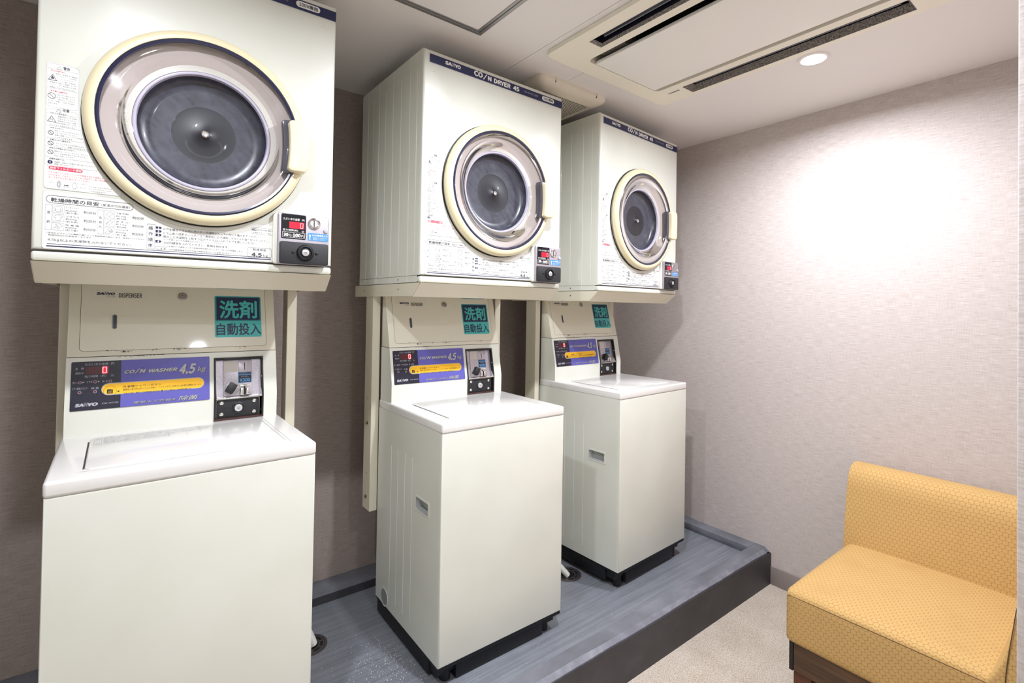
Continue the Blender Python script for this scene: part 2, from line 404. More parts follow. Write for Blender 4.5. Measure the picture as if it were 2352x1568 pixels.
# front kerb: flat top strip, then a hand-worn chamfer down to the dark facing
vs = []; 
for x in xs: vs += [(x, YKI, ZP), (x, YKI-.002, ZK), (x, YK+.022+wv(x), ZK), (x, YK+.006, ZK-.010+wv(x+9)*.8), (x, YK+.006, ZF)]
fs = [(i*5+j, i*5+j+1, i*5+j+6, i*5+j+5) for i in range(120) for j in (0, 1)]
m.raw(vs, fs, 'kerb_paint'); m.raw(vs, [(i*5+2, i*5+3, i*5+8, i*5+7) for i in range(120)], 'kerb_edge'); m.raw(vs, [(i*5+3, i*5+4, i*5+9, i*5+8) for i in range(120)], 'kerb_edge')
m.raw([(XW-.03, YKI-.002, ZK), (XW-.03, YK+.022, ZK), (XW-.03, YK+.006, ZK-.01), (XW, YK+.030, ZK-.001), (XW, YKI, ZK)], [(0, 1, 3, 4)], 'kerb_paint')
m.raw([(XW-.03, YK+.022, ZK), (XW-.03, YK+.006, ZK-.01), (XW, YK+.006, ZK-.018), (XW, YK+.030, ZK-.001)], [(0, 1, 2, 3)], 'kerb_edge')
m.add('front_kerb', pl, label='grey front kerb with a worn chamfered edge')
vs = []
for x in xs+[XW]: vs += [(x, YK, ZF), (x, YK, ZK-.014+wv(x+9)*.8 if x < XW-.02 else ZK-.0195), (x, YK+.012, ZK-.016+wv(x+9)*.8 if x < XW-.02 else ZK-.0205), (x, YK+.012, ZF)]
M(PF).raw(vs, [(i*4+j, i*4+(j+1) % 4, i*4+4+(j+1) % 4, i*4+4+j) for i in range(121) for j in range(4)]+[(0, 1, 2, 3)], 'facing_paint').add('front_facing', pl, label='dark brown-grey front face of the plinth')
M(PF).box(XKI, XW-.001, YKI, YB-.001, ZP, ZK, 'kerb_paint', .003).add('side_kerb', pl)
m = M(PF); m.box(XL+.002, XKI, YKO+.0015, YB-.001, ZP, ZK, 'kerb_paint', .003); m.box(XL+.002, XKI, YKO, YKO+.002, ZP, ZK-.003, 'facing_paint'); m.add('back_kerb', pl)

# ---------------------------------------------------------------- ceiling things
ac = tag(empty('air_conditioner', (1.708, -.667, ZC-.016)), 'cream two-way ceiling cassette air conditioner with long dark slots', 'air conditioner')
AF = Frame((-1.708, .667, -(ZC-.016)), (1, 0, 0), (0, 1, 0), (0, 0, 1))
z0, z1 = ZC-.016, ZC-.001
S1, S2, R0, R1 = (1.406, 1.465), (1.957, 2.032), 1.499, 1.919
sy0, sy1, ry0, ry1 = -1.042, -.292, -1.141, -.193
m = M(AF)
def plate(outer, holes):
    """flat plate with rectangular holes, cut into a grid of boxes"""
    xs_ = sorted({outer[0], outer[1]}|{v for h in holes for v in h[:2]}); ys_ = sorted({outer[2], outer[3]}|{v for h in holes for v in h[2:]})
    for i in range(len(xs_)-1):
        for j in range(len(ys_)-1):
            cx_, cy_ = (xs_[i]+xs_[i+1])/2, (ys_[j]+ys_[j+1])/2
            if any(h[0] < cx_ < h[1] and h[2] < cy_ < h[3] for h in holes): continue
            m.box(xs_[i], xs_[i+1], ys_[j], ys_[j+1], z0, z1, 'ac_plastic')
hol = [(S1[0], S1[1], sy0, sy1), (S2[0], S2[1], sy0, sy1), (R0, R1, ry0, ry1)]
plate((AX0+.03, AX1-.03, AY0+.03, AY1-.03), hol)
# rounded rim around that plate
def ring_prism(mm, outer, inner, za, zb, ma):
    n = len(outer)
    v = [(x, y, za) for x, y in outer]+[(x, y, za) for x, y in inner]+[(x, y, zb) for x, y in outer]+[(x, y, zb) for x, y in inner]
    f = []
    for i in range(n):
        k = (i+1) % n
        f += [(i, n+i, n+k, k), (i, k, 2*n+k, 2*n+i), (n+i, 3*n+i, 3*n+k, n+k), (2*n+i, 2*n+k, 3*n+k, 3*n+i)]
    mm.raw(v, f, ma)
ring_prism(m, rr(AX0, AX1, AY0, AY1, .028, 6), rr(AX0+.03, AX1-.03, AY0+.03, AY1-.03, .0001, 6), z0, z1, 'ac_plastic')
# rounded corners of the recess
for cx_, cy_, sx, sy in ((R0, ry1, 1, -1), (R0, ry0, 1, 1), (R1, ry1, -1, -1), (R1, ry0, -1, 1)):
    r_ = .026; pts = [(cx_, cy_)]+[(cx_+sx*(r_-r_*math.cos(math.radians(a))), cy_+sy*(r_-r_*math.sin(math.radians(a)))) for a in range(0, 91, 15)]
    m.prism(pts, z0, z1+.03, 'ac_plastic')
m.add('frame', ac)
m = M(AF)  # recess walls and roof; dark faces colour in the shadow of the left gap
m.box(R0-.004, R0, ry0, ry1, z1, z1+.07, 'ac_dark'); m.box(R1, R1+.004, ry0, ry1, z1, z1+.035, 'ac_plastic')
m.box(R0, R1, ry1, ry1+.004, z1, z1+.035, 'ac_plastic'); m.box(R0, R1, ry0-.004, ry0, z1, z1+.035, 'ac_plastic')
m.box(R0, R1, ry0, ry1, z1+.07, z1+.075, 'ac_dark'); m.box(1.893, R1, ry0, ry1, z1+.016, z1+.020, 'ac_plastic')
m.add('recess', ac)
m = M(AF); m.box(1.541, 1.896, ry0+.008, ry1-.004, z0-.001, z0+.011, 'ac_panel', .002); m.add('intake_panel', ac)
m = M(AF)
for i in range(7):
    y = ry0+.10+i*.13; m = M(AF); m.box(R0+.004, 1.545, y, y+.006, z1+.02, z1+.05, 'ac_blade'); m.add('grid_bar', ac)
m = M(AF); m.box(R0+.006, 1.6, ry1-.14, ry1-.03, z1+.012, z1+.05, 'foam_grey'); m.add('filter_pad', ac)
for (a, b), side in ((S1, 0), (S2, 1)):
    m = M(AF); w_ = b-a; e = .010
    def trough(i0, i1, za, zb, ma):
        # sloping walls of the outlet
        o = [(a, sy0), (b, sy0), (b, sy1), (a, sy1)]; o = [(a+i0, sy0+i0*1.4), (b-i0, sy0+i0*1.4), (b-i0, sy1-i0*1.4), (a+i0, sy1-i0*1.4)]
        q = [(a+i1, sy0+i1*1.4), (b-i1, sy0+i1*1.4), (b-i1, sy1-i1*1.4), (a+i1, sy1-i1*1.4)]
        m.raw([(x, y, za) for x, y in o]+[(x, y, zb) for x, y in q], [(k, (k+1) % 4, 4+(k+1) % 4, 4+k) for k in range(4)], ma)
    trough(-.0005, 0, z0-.0006, z0-.0006, 'ac_dark')
    fz = z0+(.009 if side == 0 else .024); fi = .006 if side == 0 else .011
    trough(0, fi, z0-.0004, fz, 'foam_grey'); trough(fi, fi, fz, z0+.07, 'ac_dark')
    m.raw([(a, sy0, z0+.07), (b, sy0, z0+.07), (b, sy1, z0+.07), (a, sy1, z0+.07)], [(0, 1, 2, 3)], 'ac_dark')
    m.add('air_outlet', ac)
    m = M(AF); xa = (a+.012, b-.016) if side == 0 else (a+.012, b-.03)
    m.raw([(xa[0], sy0+.03, z0+.045), (xa[1], sy0+.03, z0+.020), (xa[1], sy1-.03, z0+.020), (xa[0], sy1-.03, z0+.045)], [(0, 1, 2, 3)], 'ac_blade')
    m.raw([(xa[0], sy0+.03, z0+.049), (xa[1], sy0+.03, z0+.023), (xa[1], sy1-.03, z0+.023), (xa[0], sy1-.03, z0+.049)], [(0, 1, 2, 3)], 'ac_blade')
    m.box(xa[1]-.002, xa[1], sy0+.03, sy1-.03, z0+.019, z0+.024, 'grey_letter')
    m.add('louvre', ac)
LF = Frame((0, 0, 0), (0, 1, 0), (1, 0, 0), (0, 0, -1))   # placeholder frame, replaced below
o3 = Vector((1.968-1.708, -.268+.667, 0)); LF = Frame(o3, (0, 1, 0), (1, 0, 0), (0, 0, -1))
M(LF).text('SANYO', 0, .052, -.004, .008, .0005, 'dark_print', .01).add('lettering', ac)

hx0, hx1, hy0, hy1 = .50, 1.107, -.600, -.065
ha = tag(empty('ceiling_hatch', ((hx0+hx1)/2, (hy0+hy1)/2, ZC-.004)), 'square ceiling access hatch in a double aluminium frame', 'hatch')
HF = Frame((-(hx0+hx1)/2, -(hy0+hy1)/2, -(ZC-.004)), (1, 0, 0), (0, 1, 0), (0, 0, 1))
m = M(HF)
def mitre(mm, i0, i1, za, zb, ma):
    for k in range(4):
        o = [(hx0+i0, hy0+i0), (hx1-i0, hy0+i0), (hx1-i0, hy1-i0), (hx0+i0, hy1-i0)]; q = [(hx0+i1, hy0+i1), (hx1-i1, hy0+i1), (hx1-i1, hy1-i1), (hx0+i1, hy1-i1)]
        mm.prism([o[k], o[(k+1) % 4], q[(k+1) % 4], q[k]], za, zb, ma, .0006, 1)
mitre(m, 0, .0135, ZC-.004, ZC+.001, 'aluminium'); m.add('outer_frame', ha)
m = M(HF); mitre(m, .0155, .0255, ZC-.004, ZC+.001, 'aluminium'); m.add('inner_frame', ha)
m = M(HF); mitre(m, .0135, .0155, ZC-.0005, ZC+.001, 'seam_dark'); m.box(hx0+.0255, hx1-.0255, hy0+.0255, hy1-.0255, ZC-.0022, ZC+.001, 'ceiling'); m.add('hatch_board', ha)

# exhaust fan cover
fx0, fx1, fy0, fy1 = 1.445, 1.835, .000, .390
fan = tag(empty('exhaust_fan', ((fx0+fx1)/2, (fy0+fy1)/2, ZC-.042)), 'square cream exhaust fan cover with perforated middle above the dryers', 'fan')
FF = Frame((-(fx0+fx1)/2, -(fy0+fy1)/2, -(ZC-.042)), (1, 0, 0), (0, 1, 0), (0, 0, 1))
m = M(FF)
def loop_stack(mm, stack, ma):
    n = len(stack[0][0]); v = [(x, y, z) for pts, z in stack for x, y in pts]
    f = [(j*n+i, j*n+(i+1) % n, (j+1)*n+(i+1) % n, (j+1)*n+i) for j in range(len(stack)-1) for i in range(n)]
    mm.raw(v, f, ma)
ins = lambda d, r_: rr(fx0+d, fx1-d, fy0+d, fy1-d, r_, 5)
loop_stack(m, [(ins(0, .03), ZC), (ins(0, .03), ZC-.010), (ins(.006, .028), ZC-.022), (ins(.03, .02), ZC-.036), (ins(.055, .012), ZC-.042), (ins(.058, .012), ZC-.038)], 'fan_plastic')
m.flat(ins(.058, .012)[::-1], ZC-.038, 'fan_plastic'); m.add('cover', fan)
m = M(FF)
for i in range(22):
    for j in range(22):
        x = fx0+.068+i*.0118+(j % 2)*.0059; y = fy0+.068+j*.0118
        if x < fx1-.064 and y < fy1-.064: m.disc(x, y, .0042, ZC-.0386, 'ac_dark', 6, ry=.0034)
m.add('perforated_grille', fan, kind='stuff')
for x in (fx0+.075, fx1-.075):
    M(FF).box(x-.0006, x+.0006, fy0-.0005, fy0+.012, ZC-.020, ZC-.002, 'seam_dark').add('corner_seam', fan)

for i, (x, y, p, r) in enumerate(LIGHTS):
    d = empty('ceiling_downlight', (x, y, ZC)); DF = Frame((0, 0, 0), (1, 0, 0), (0, -1, 0), (0, 0, -1))
    M(DF).lathe(0, 0, [(.052, -.001), (.052, .003), (.047, .005), (.041, .004), (.040, -.004)], 'ceiling', 40).add('trim_ring', d)
    M(DF).lathe(0, 0, [(.040, .0), (.030, .004), (.015, .006), (.001, .0065)], 'lens', 40).add('lamp_lens', d)
    tag(d, ['glaring round ceiling downlight between air conditioner and right wall', 'round ceiling downlight between access hatch and air conditioner, above the frame', 'round ceiling downlight in front of the nearest dryer, above the frame', 'round ceiling downlight over the doorway behind the viewpoint'][i], 'downlight', 'ceiling downlights')

fp = tag(empty('fill_light_panel', (PX, PY, ZC)), 'unseen panel at the ceiling behind the viewpoint, added as fill light', 'ceiling light')  # body of the unseen panel added for fill
PFm = Frame((0, 0, 0), (1, 0, 0), (0, -1, 0), (0, 0, -1))
m = M(PFm); ring_prism(m, rr(-.63, .63, -.18, .18, .01, 3), rr(-.60, .60, -.15, .15, .004, 3), -.001, .010, 'aluminium'); m.add('frame', fp)
m = M(PFm); m.rect(-.60, .60, -.15, .15, .003, 'fill_lens'); m.add('diffuser', fp)

# ---------------------------------------------------------------- dryer
W_, H_, DP = .634, .7801, .5221
CU, CV = .3165, .3455   # centre of the door
TXT = [("K", "警告", 449, 561, 4242, 69, 1),("R", "引火の恐れあり。", 248, 504, 4168, 34, 1),("G", "食用油、動物系油、機械油、", 324, 698, 4110, 31, 0),("G", "ドライクリーニング油、", 355, 676, 4063, 31, 0),("G", "ベンジンやシンナー、", 409, 661, 4011, 31, 0),("G", "ガソリンなどの付着した衣類は", 226, 670, 3957, 30, 0),("G", "洗濯後でも絶対に乾燥しないで", 227, 671, 3910, 30, 0),("G", "ください。油の酸化熱による自", 228, 667, 3861, 30, 0),("G", "然発火や引火の恐れがあります。", 229, 673, 3805, 30, 0),("R", "お子様に注意する。", 250, 536, 3717, 36, 1),("G", "子供だけで使わせたり", 349, 653, 3651, 31, 0),("G", "幼児の手の届くところ", 350, 654, 3600, 31, 0),("G", "で使わないでください。", 351, 663, 3548, 31, 0),("G", "やけど・感電・けがをする恐れ", 213, 656, 3499, 30, 0),("G", "があります。", 214, 383, 3446, 30, 0),("K", "注意", 454, 568, 3314, 65, 1),("K", "やけどの恐れあり。", 253, 539, 3238, 30, 1),("G", "運転が終わってから衣類", 381, 694, 3175, 31, 0),("G", "を取り出してください。", 382, 711, 3125, 31, 0),("G", "乾燥中はドラム、衣類、", 383, 696, 3077, 31, 0),("G", "ドアの内側が高温になっており、", 250, 713, 3028, 31, 0),("G", "やけどをする恐れがあります。", 251, 683, 2974, 30, 0),("K", "水をかけない。", 260, 482, 2909, 30, 1),("G", "本体やドラムに水をかけたり、", 335, 756, 2853, 31, 0),("G", "水洗いをしないでください。", 336, 726, 2805, 31, 0),("G", "感電や漏電・ショートによる火災", 337, 797, 2758, 31, 0),("G", "のおそれがあります。", 338, 642, 2707, 31, 0),("K", "衣類は十分に脱水する。", 258, 613, 2647, 30, 1),("G", "しずくのたれるような衣類を入れな", 334, 840, 2577, 31, 0),("G", "いでください。感電の恐れがあります。", 335, 896, 2529, 31, 0),("K", "火気や引火物を近づけない。", 254, 678, 2465, 30, 1),("G", "運転中はベンジン、シンナー、ガソリン", 337, 907, 2403, 31, 0),("G", "などの引火物を近づけないでください。", 338, 900, 2353, 31, 0),("G", "火災の原因になります。", 339, 666, 2306, 31, 0),("K", "衣類を確認する。", 259, 514, 2229, 30, 1),("G", "金属物、金属片は衣類から取り除いてください。", 342, 1024, 2166, 31, 0),("G", "感電の恐れがあります。", 343, 678, 2120, 31, 0),("W", "排気フィルターの掃除", 275, 804, 2014, 61, 1),("R", "ドラム奥のフィルターカバーの中央部を引くと本体から", 258, 1182, 1928, 35, 0),("R", "はずれます。爪を引いてフィルターをはずし、糸くずの掃除", 259, 1257, 1873, 35, 0),("R", "をして必ず元どおり取り付けてください。", 260, 951, 1816, 35, 0),("G", "フィルターカバー", 310, 559, 1567, 26, 0),("G", "フィルター", 643, 798, 1565, 27, 0),("G", "はずす", 508, 595, 1640, 26, 0),("G", "爪を引く", 787, 905, 1744, 27, 0),("G", "糸くず", 788, 880, 1661, 27, 0),("G", "文字", 270, 329, 1713, 26, 0),("G", "・フィルターに糸くずがたまると", 913, 1376, 1707, 27, 0),("G", "フィルターカバーの「メヅマリ」", 938, 1377, 1656, 27, 0),("G", "の文字が浮き出ます。", 939, 1246, 1604, 27, 0),("K", "乾燥時間の目安", 304, 1121, 1300, 90, 1),("K", "（室温20℃の場合）", 1161, 1680, 1312, 57, 0),("K", "カッターシャツ", 551, 775, 1180, 41, 0),("K", "約200g‥‥", 553, 848, 1108, 41, 0),("K", "（約５枚）", 554, 761, 1058, 41, 0),("K", "約30分", 860, 1074, 1097, 66, 0),("K", "ブラウス", 556, 784, 980, 41, 0),("K", "約200g‥‥", 557, 852, 919, 41, 0),("K", "（約８枚）", 558, 765, 867, 41, 0),("K", "約30分", 864, 1078, 905, 66, 0),("K", "作 業 服", 554, 783, 788, 41, 0),("K", "約800g‥‥", 555, 851, 730, 41, 0),("K", "（約３着）", 556, 763, 677, 41, 0),("K", "約60分", 862, 1076, 712, 66, 0),("K", "下着(半袖)", 1430, 1659, 1156, 42, 0),("K", "約130g‥‥", 1427, 1721, 1089, 43, 0),("K", "（約６枚）", 1429, 1637, 1034, 42, 0),("K", "約60分", 1733, 1948, 1076, 69, 0),("K", "タ オ ル", 1430, 1663, 965, 42, 0),("K", "約７０g‥‥", 1431, 1725, 899, 43, 0),("K", "（約15枚）", 1432, 1641, 842, 42, 0),("K", "約60分", 1735, 1949, 885, 69, 0),("K", "パジャマ", 1430, 1661, 776, 42, 0),("K", "約500g‥‥", 1432, 1729, 711, 43, 0),("K", "（約１着）", 1433, 1639, 657, 42, 0),("K", "約60分", 1735, 1950, 693, 69, 0),("K", "混", 247, 301, 1032, 57, 0),("K", "紡", 247, 301, 829, 57, 0),("K", "も", 1127, 1178, 1017, 56, 0),("K", "め", 1127, 1178, 913, 56, 0),("K", "ん", 1125, 1177, 813, 56, 0),("K", "◎室温およびセンイの種類や量によって乾燥時間は変化します。室温が10℃下がると", 230, 1977, 599, 34, 0),("K", "乾燥時間は10%程度長くなります。", 278, 1017, 551, 33, 0),("K", "4.5kg以上の洗濯物を入れないでください。", 270, 1722, 427, 68, 0),("N", "操", 2040, 2131, 859, 90, 0),("N", "作", 2041, 2131, 723, 90, 0),("N", "順", 2040, 2131, 583, 90, 0),("N", "序", 2038, 2128, 443, 90, 0),("W", "1", 2221, 2258, 901, 52, 1),("W", "2", 2220, 2259, 814, 52, 1),("W", "3", 2219, 2258, 723, 52, 1),("W", "4", 2219, 2258, 568, 52, 1),("K", "ドアを開きドラム内に他の人の洗濯物が入っていないか確かめてください。", 2340, 4446, 874, 62, 0),("K", "ドラム奥の排気フィルターはご使用前に必ず掃除して元どおり取り付けてください。", 2339, 4682, 778, 62, 0),("K", "脱水した洗濯物を１枚ずつ広げてドラムに入れてドアを閉じてください。", 2336, 4379, 694, 62, 0),("K", "（ドアを閉じるとき洗濯物がはさまらないようにしてください。）", 2337, 3690, 636, 38, 0),("K", "100円硬貨を入れてください。乾燥を始めます。", 2347, 3730, 547, 61, 0),("K", "（ドアを開ければ運転は止まり乾燥状態を確かめられます。閉じれば再運転します。）", 2336, 4106, 476, 38, 0),("K", "ご 注 意", 2219, 2392, 408, 40, 0),("K", "100円硬貨専用ですので他の硬貨は投入しても返却されません。", 2451, 3818, 396, 42, 0),("K", "乾燥容量", 4292, 4615, 537, 63, 0),("K", "4.5", 4259, 4512, 383, 102, 1),("K", "kg", 4547, 4659, 375, 76, 0),("W", "cd", 4287, 4360, 1085, 33, 1),("K", "表示中は送風運転で", 4385, 4758, 1079, 40, 0),("K", "衣類を冷ましています。", 4292, 4739, 1001, 40, 0)]
CM = {'K': 'dark_print', 'G': 'grey_print', 'R': 'red_print', 'W': 'white_print', 'N': 'navy_print'}
def hole_plate(m, u0, u1, v0, v1, cu, cv, r, w0, w1, ma, n=96, r_edge=.007):
    """front plate with a round hole and softly rounded outer edges"""
    def outer(d):
        pts = []
        for i in range(n):
            a = 2*math.pi*i/n; c, s_ = math.cos(a), math.sin(a)
            t_ = min(((u1-d-cu)/c if c > 1e-9 else (u0+d-cu)/c if c < -1e-9 else 9), ((v1-d-cv)/s_ if s_ > 1e-9 else (v0+d-cv)/s_ if s_ < -1e-9 else 9))
            pts.append((cu+c*t_, cv+s_*t_))
        for X, Y in ((u0+d, v0+d), (u1-d, v0+d), (u1-d, v1-d), (u0+d, v1-d)):
            k = min(range(n), key=lambda q: (pts[q][0]-X)**2+(pts[q][1]-Y)**2); pts[k] = (X, Y)
        return pts
    cir = [(cu+r*math.cos(2*math.pi*i/n), cv+r*math.sin(2*math.pi*i/n)) for i in range(n)]
    st = [(outer(0), w0), (outer(0), w1-r_edge), (outer(r_edge*.13), w1-r_edge*.5), (outer(r_edge*.5), w1-r_edge*.13), (outer(r_edge), w1), (cir, w1), (cir, w0)]
    v = [(x, y, z) for p, z in st for x, y in p]
    f = [(j*n+i, (j+1)*n+i, (j+1)*n+(i+1) % n, j*n+(i+1) % n) for j in range(len(st)-1) for i in range(n)]
    m.raw(v, f, ma)
def side_ribs(m, A, sgn, ribs, b0, b1, z0_, z1_, ma, th=.003, dep=.0013):
    """pressed sheet side panel: ribs is a list of depths where the sheet steps in and out"""
    pts = [(b0, 0)]   # raised beads and sunk grooves by turns
    for k, r_ in enumerate(ribs):
        q = (-.0008, .0007) if k % 2 == (len(ribs)+1) % 2 else (dep, .0010)
        pts += [(r_-q[1]*1.5, 0), (r_-q[1]*.4, q[0]), (r_+q[1]*.4, q[0]), (r_+q[1]*1.5, 0)]
    pts += [(b1, 0)]
    prof = [(A+sgn*o, b) for b, o in pts]+[(A+sgn*th, b) for b, o in pts[::-1]]
    n = len(prof); v = [(x, z, -b) for x, b in prof for z in (z0_, z1_)]
    f = [(i*2, i*2+1, ((i+1) % n)*2+1, ((i+1) % n)*2) for i in range(n)]
    m.raw(v, f, ma)
def tri(cx_, cy_, w, h): return [(cx_-w/2, cy_-h/2), (cx_+w/2, cy_-h/2), (cx_, cy_+h/2)]
def build_dryer():
    d = empty('tumble_dryer', (0, 0, 0))
    m = M(); hole_plate(m, 0, W_, .0235, H_, CU, CV, .150, -.02, 0, 'enamel'); m.add('front_panel', d, angle=50)
    m = M(); m.box(.0, W_, .0, .0205, -.03, .0005, 'enamel', .006, 3); m.box(.003, W_-.003, .0205, .0235, -.03, -.003, 'seam_dark'); m.add('base_trim', d)
    m = M(); m.box(.003, W_-.003, .001, H_-.001, -DP, -.062, 'enamel'); m.box(.003, W_-.003, H_-.012, H_-.001, -.07, -.018, 'enamel'); m.box(.003, W_-.003, .001, .03, -.07, -.018, 'enamel'); m.add('cabinet', d)
    for A, sg in ((0, 1), (W_, -1)):
        m = M(); side_ribs(m, A, sg, [.043, .095, .164, .230, .295, .355, .41, .461], .020, DP, .0005, H_, 'enamel', .0035)
        m.box(*sorted((A-sg*.0004, A+sg*.0036)), .0005, .034, -DP, -.02, 'enamel'); m.box(*sorted((A-sg*.0006, A+sg*.001)), .0225, .0236, -DP, -.02, 'seam_dark')
        m.box(*sorted((A-sg*.0003, A+sg*.0034)), H_-.055, H_-.0002, -DP, -.02, 'enamel')
        o = m.add('side_panel', d, angle=18)
        s2 = M(Frame((A, .0, 0), (0, 1, 0), (0, 0, 1), (-sg, 0, 0)))
        s2.cyl(.16, .012, .0035, 0, .0022, 'silver_plain', 10, .0008); s2.add('screw', d)
    m = M(); m.rect(.0205, .6335, .7365, .7665, .0007, 'grey_letter'); m.rect(.0215, .6325, .7375, .7655, .0009, 'navy_print'); o = m.add('title_stripe', d, label='navy title stripe')
    m = M(); w = .0013
    m.text('SA', .0800, .1078, .7470, .7600, w, 'white_print', .035); m.text('N', .1080, .1190, .7470, .7625, w, 'grey_letter', .02, .1); m.text('YO', .1185, .1430, .7470, .7600, w, 'white_print', .035)
    m.add('brand_lettering', o); m = M()
    m.text('CO', .1985, .2370, .7445, .7645, w, 'white_print', .03); m.flat([(.2375, .7425), (.2420, .7425), (.2560, .7630), (.2515, .7630)], w, 'white_print'); m.disc(.2605, .7668, .0022, w, 'white_print', 10)
    m.text('N', .2590, .2755, .7435, .7610, w, 'white_print', .03); m.text('DRYER', .2860, .3640, .7430, .7605, w, 'white_print', .03); m.text('45', .3760, .4065, .7430, .7605, w, 'white_print', .03)
    m.add('title_lettering', o); m = M()
    m.text('CD-S45C1(W)', .430, .502, .7480, .7570, w, 'grey_letter'); m.add('model_number', o); m = M(); m.rrect(.5230, .5880, .7445, .7620, .0087, w-.0001, 'white_print'); m.text('100V専用', .5310, .5810, .7475, .7590, w+.0003, 'dark_print', .012)
    m.add('voltage_badge', o)
    # instruction sheets
    m = M(); e = .0007
    sheet = [(.0180, .432), (.0200, .4355), (.064, .436), (.0700, .432), (.0722, .425), (.0718, .36), (.0740, .32), (.0800, .29), (.0880, .262), (.1000, .235), (.1150, .210), (.1300, .191), (.1440, .177), (.1510, .170), (.1515, .162), (.1480, .1585), (.022, .1585), (.0185, .162)]
    m.flat(sheet, e, 'label_sheet'); m.outline(sheet, .0006, e+.0002, 'sheet_edge')
    b2 = [(.018, .150), (.022, .1535), (.150, .1520), (.165, .150), (.180, .140), (.205, .1235), (.230, .110), (.262, .1010), (.30, .0968), (.340, .0970), (.380, .1030), (.412, .1130), (.437, .1255), (.478, .1255), (.4825, .121), (.4825, .030), (.478, .0265), (.022, .0265), (.018, .030)]
    m.flat(b2, e, 'label_sheet'); m.outline(b2, .0006, e+.0002, 'sheet_edge')
    sh = m.add('instruction_sheet', d)
    m = M(); w = .0012
    for c, s_, a0, a1, z, h, bo in TXT:
        m.text(s_, a0*1e-4, a1*1e-4, z*1e-4, (z+h)*1e-4, w if c != 'W' else w+.0003, CM[c], .02 if bo else .004)
    ol = lambda pts, t_=.0005, c='faint_print', cl=True: m.outline(pts, t_, w, c, cl)
    ol(rr(.0192, .0712, .3385, .4340, .005, 4), .0004); ol([(.0192, .4225), (.0712, .4225)], .0004, 'faint_print', False); ol([(.0192, .3795), (.0712, .3795)], .0004, 'faint_print', False)
    ol([(.0195, .2105), (.0195, .330), (.0225, .334), (.066, .334), (.0716, .330), (.0725, .316), (.0770, .290), (.0850, .262), (.0960, .238), (.1080, .2175), (.1090, .2120), (.106, .2095)], .0004)
    for z, a in ((.3235, .0722), (.2965, .0755), (.2695, .0835), (.2515, .090), (.2275, .1025)): ol([(.0196, z), (a, z)], .0004, 'faint_print', False)
    for cx_, cy_, s_ in ((.0383, .4265, .0075), (.0278, .4035, .0135), (.0391, .3325, .0075), (.0282, .3120, .0135)): ol(tri(cx_, cy_, s_, s_*.95), .0008 if s_ > .01 else .0004, 'dark_print')
    m.flat([(.0255, .3995), (.0300, .3995), (.0305, .402), (.0285, .405), (.0275, .4075), (.0262, .4045), (.0252, .402)], w, 'dark_print')
    for q in range(3): m.rect(.0258+q*.0018, .0265+q*.0018, .3080, .3130, w, 'grey_print')
    for cx_, cy_, r_ in ((.0272, .3625, .0062), (.0274, .2812, .0043), (.0275, .2580, .0043), (.0277, .2386, .0043)):
        ol(m.circ(cx_, cy_, r_, 20), .0008, 'dark_print'); ol([(cx_-r_*.7, cy_+r_*.7), (cx_+r_*.7, cy_-r_*.7)], .0008, 'dark_print', False)
    m.disc(.0275, .2166, .0042, w, 'navy_print', 20); m.rect(.0268, .0282, .2160, .2192, w+.0003, 'white_print'); m.rect(.0268, .0282, .2138, .2150, w+.0003, 'white_print')
    m.rrect(.0255, .0819, .2008, .2084, .0037, w, 'red_print')
    for cx_ in (.0428, .0688):
        ol(m.circ(cx_, .1697, .0030, 16, ry=.0075), .0005, 'grey_print')
    ol(m.circ(.0428, .1697, .0018, 12, ry=.005), .0007, 'grey_print'); m.rect(.0510, .0570, .1683, .1697, w, 'dark_print'); m.flat([(.0565, .1672), (.0602, .1690), (.0565, .1708)], w, 'dark_print')
    ol([(.072, .1755), (.0770, .1760)], .0004, 'grey_print', False); ol([(.072, .1665), (.0770, .1670)], .0004, 'grey_print', False)
    ol(rr(.0228, .1741, .1275, .1435, .0079, 6), .0008, 'dark_print')
    ol(rr(.0222, .0328, .0681, .1237, .002, 3)); ol(rr(.1100, .1209, .0672, .1221, .002, 3)); ol(rr(.2016, .2170, .0402, .0996, .002, 3), .0005, 'grey_print')
    for a0, a1, z_0, z_1 in ((.0334, .0527, .1069, .1238), (.0336, .0529, .0874, .1038), (.0338, .0532, .0683, .0846), (.1212, .1407, .1054, .1221), (.1213, .1406, .0860, .1026), (.1217, .1407, .0667, .0836)): ol(rr(a0, a1, z_0, z_1, .002, 3))
    def icon(cx_, cy_, pts, k=.0062): ol([(cx_+x*k, cy_+y*k) for x, y in pts], .0004, 'grey_print')
    shirt = [(-.35, 1), (.35, 1), (1, .6), (1.2, -.7), (.8, -.8), (.6, .2), (.55, -1), (-.55, -1), (-.6, .2), (-.8, -.8), (-1.2, -.7), (-1, .6)]
    tee = [(-.4, 1), (.4, 1), (1.2, .5), (.9, 0), (.6, .2), (.55, -1), (-.55, -1), (-.6, .2), (-.9, 0), (-1.2, .5)]
    icon(.0430, .1153, shirt); ol([(.0430, .1100), (.0430, .1210)], .0003, 'grey_print', False); icon(.0432, .0956, tee)
    icon(.0435, .0765, [(-1.2, -.6), (-.2, .3), (-.7, .7), (.3, 1), (1.2, .3), (.6, -.2), (.1, -1), (-.3, -.7), (.2, 0)])
    icon(.1310, .1138, [(-.2, 1), (.2, .8), (.5, .9), (1.2, .2), (.8, -.1), (.5, 0), (0, -1), (-1, -.1), (-.4, .4)])
    icon(.1310, .0943, [(-1, -.5), (.3, .9), (1.1, .4), (-.2, -1)]); ol([(.1253, .0903), (.1320, .0990)], .0003, 'grey_print', False)
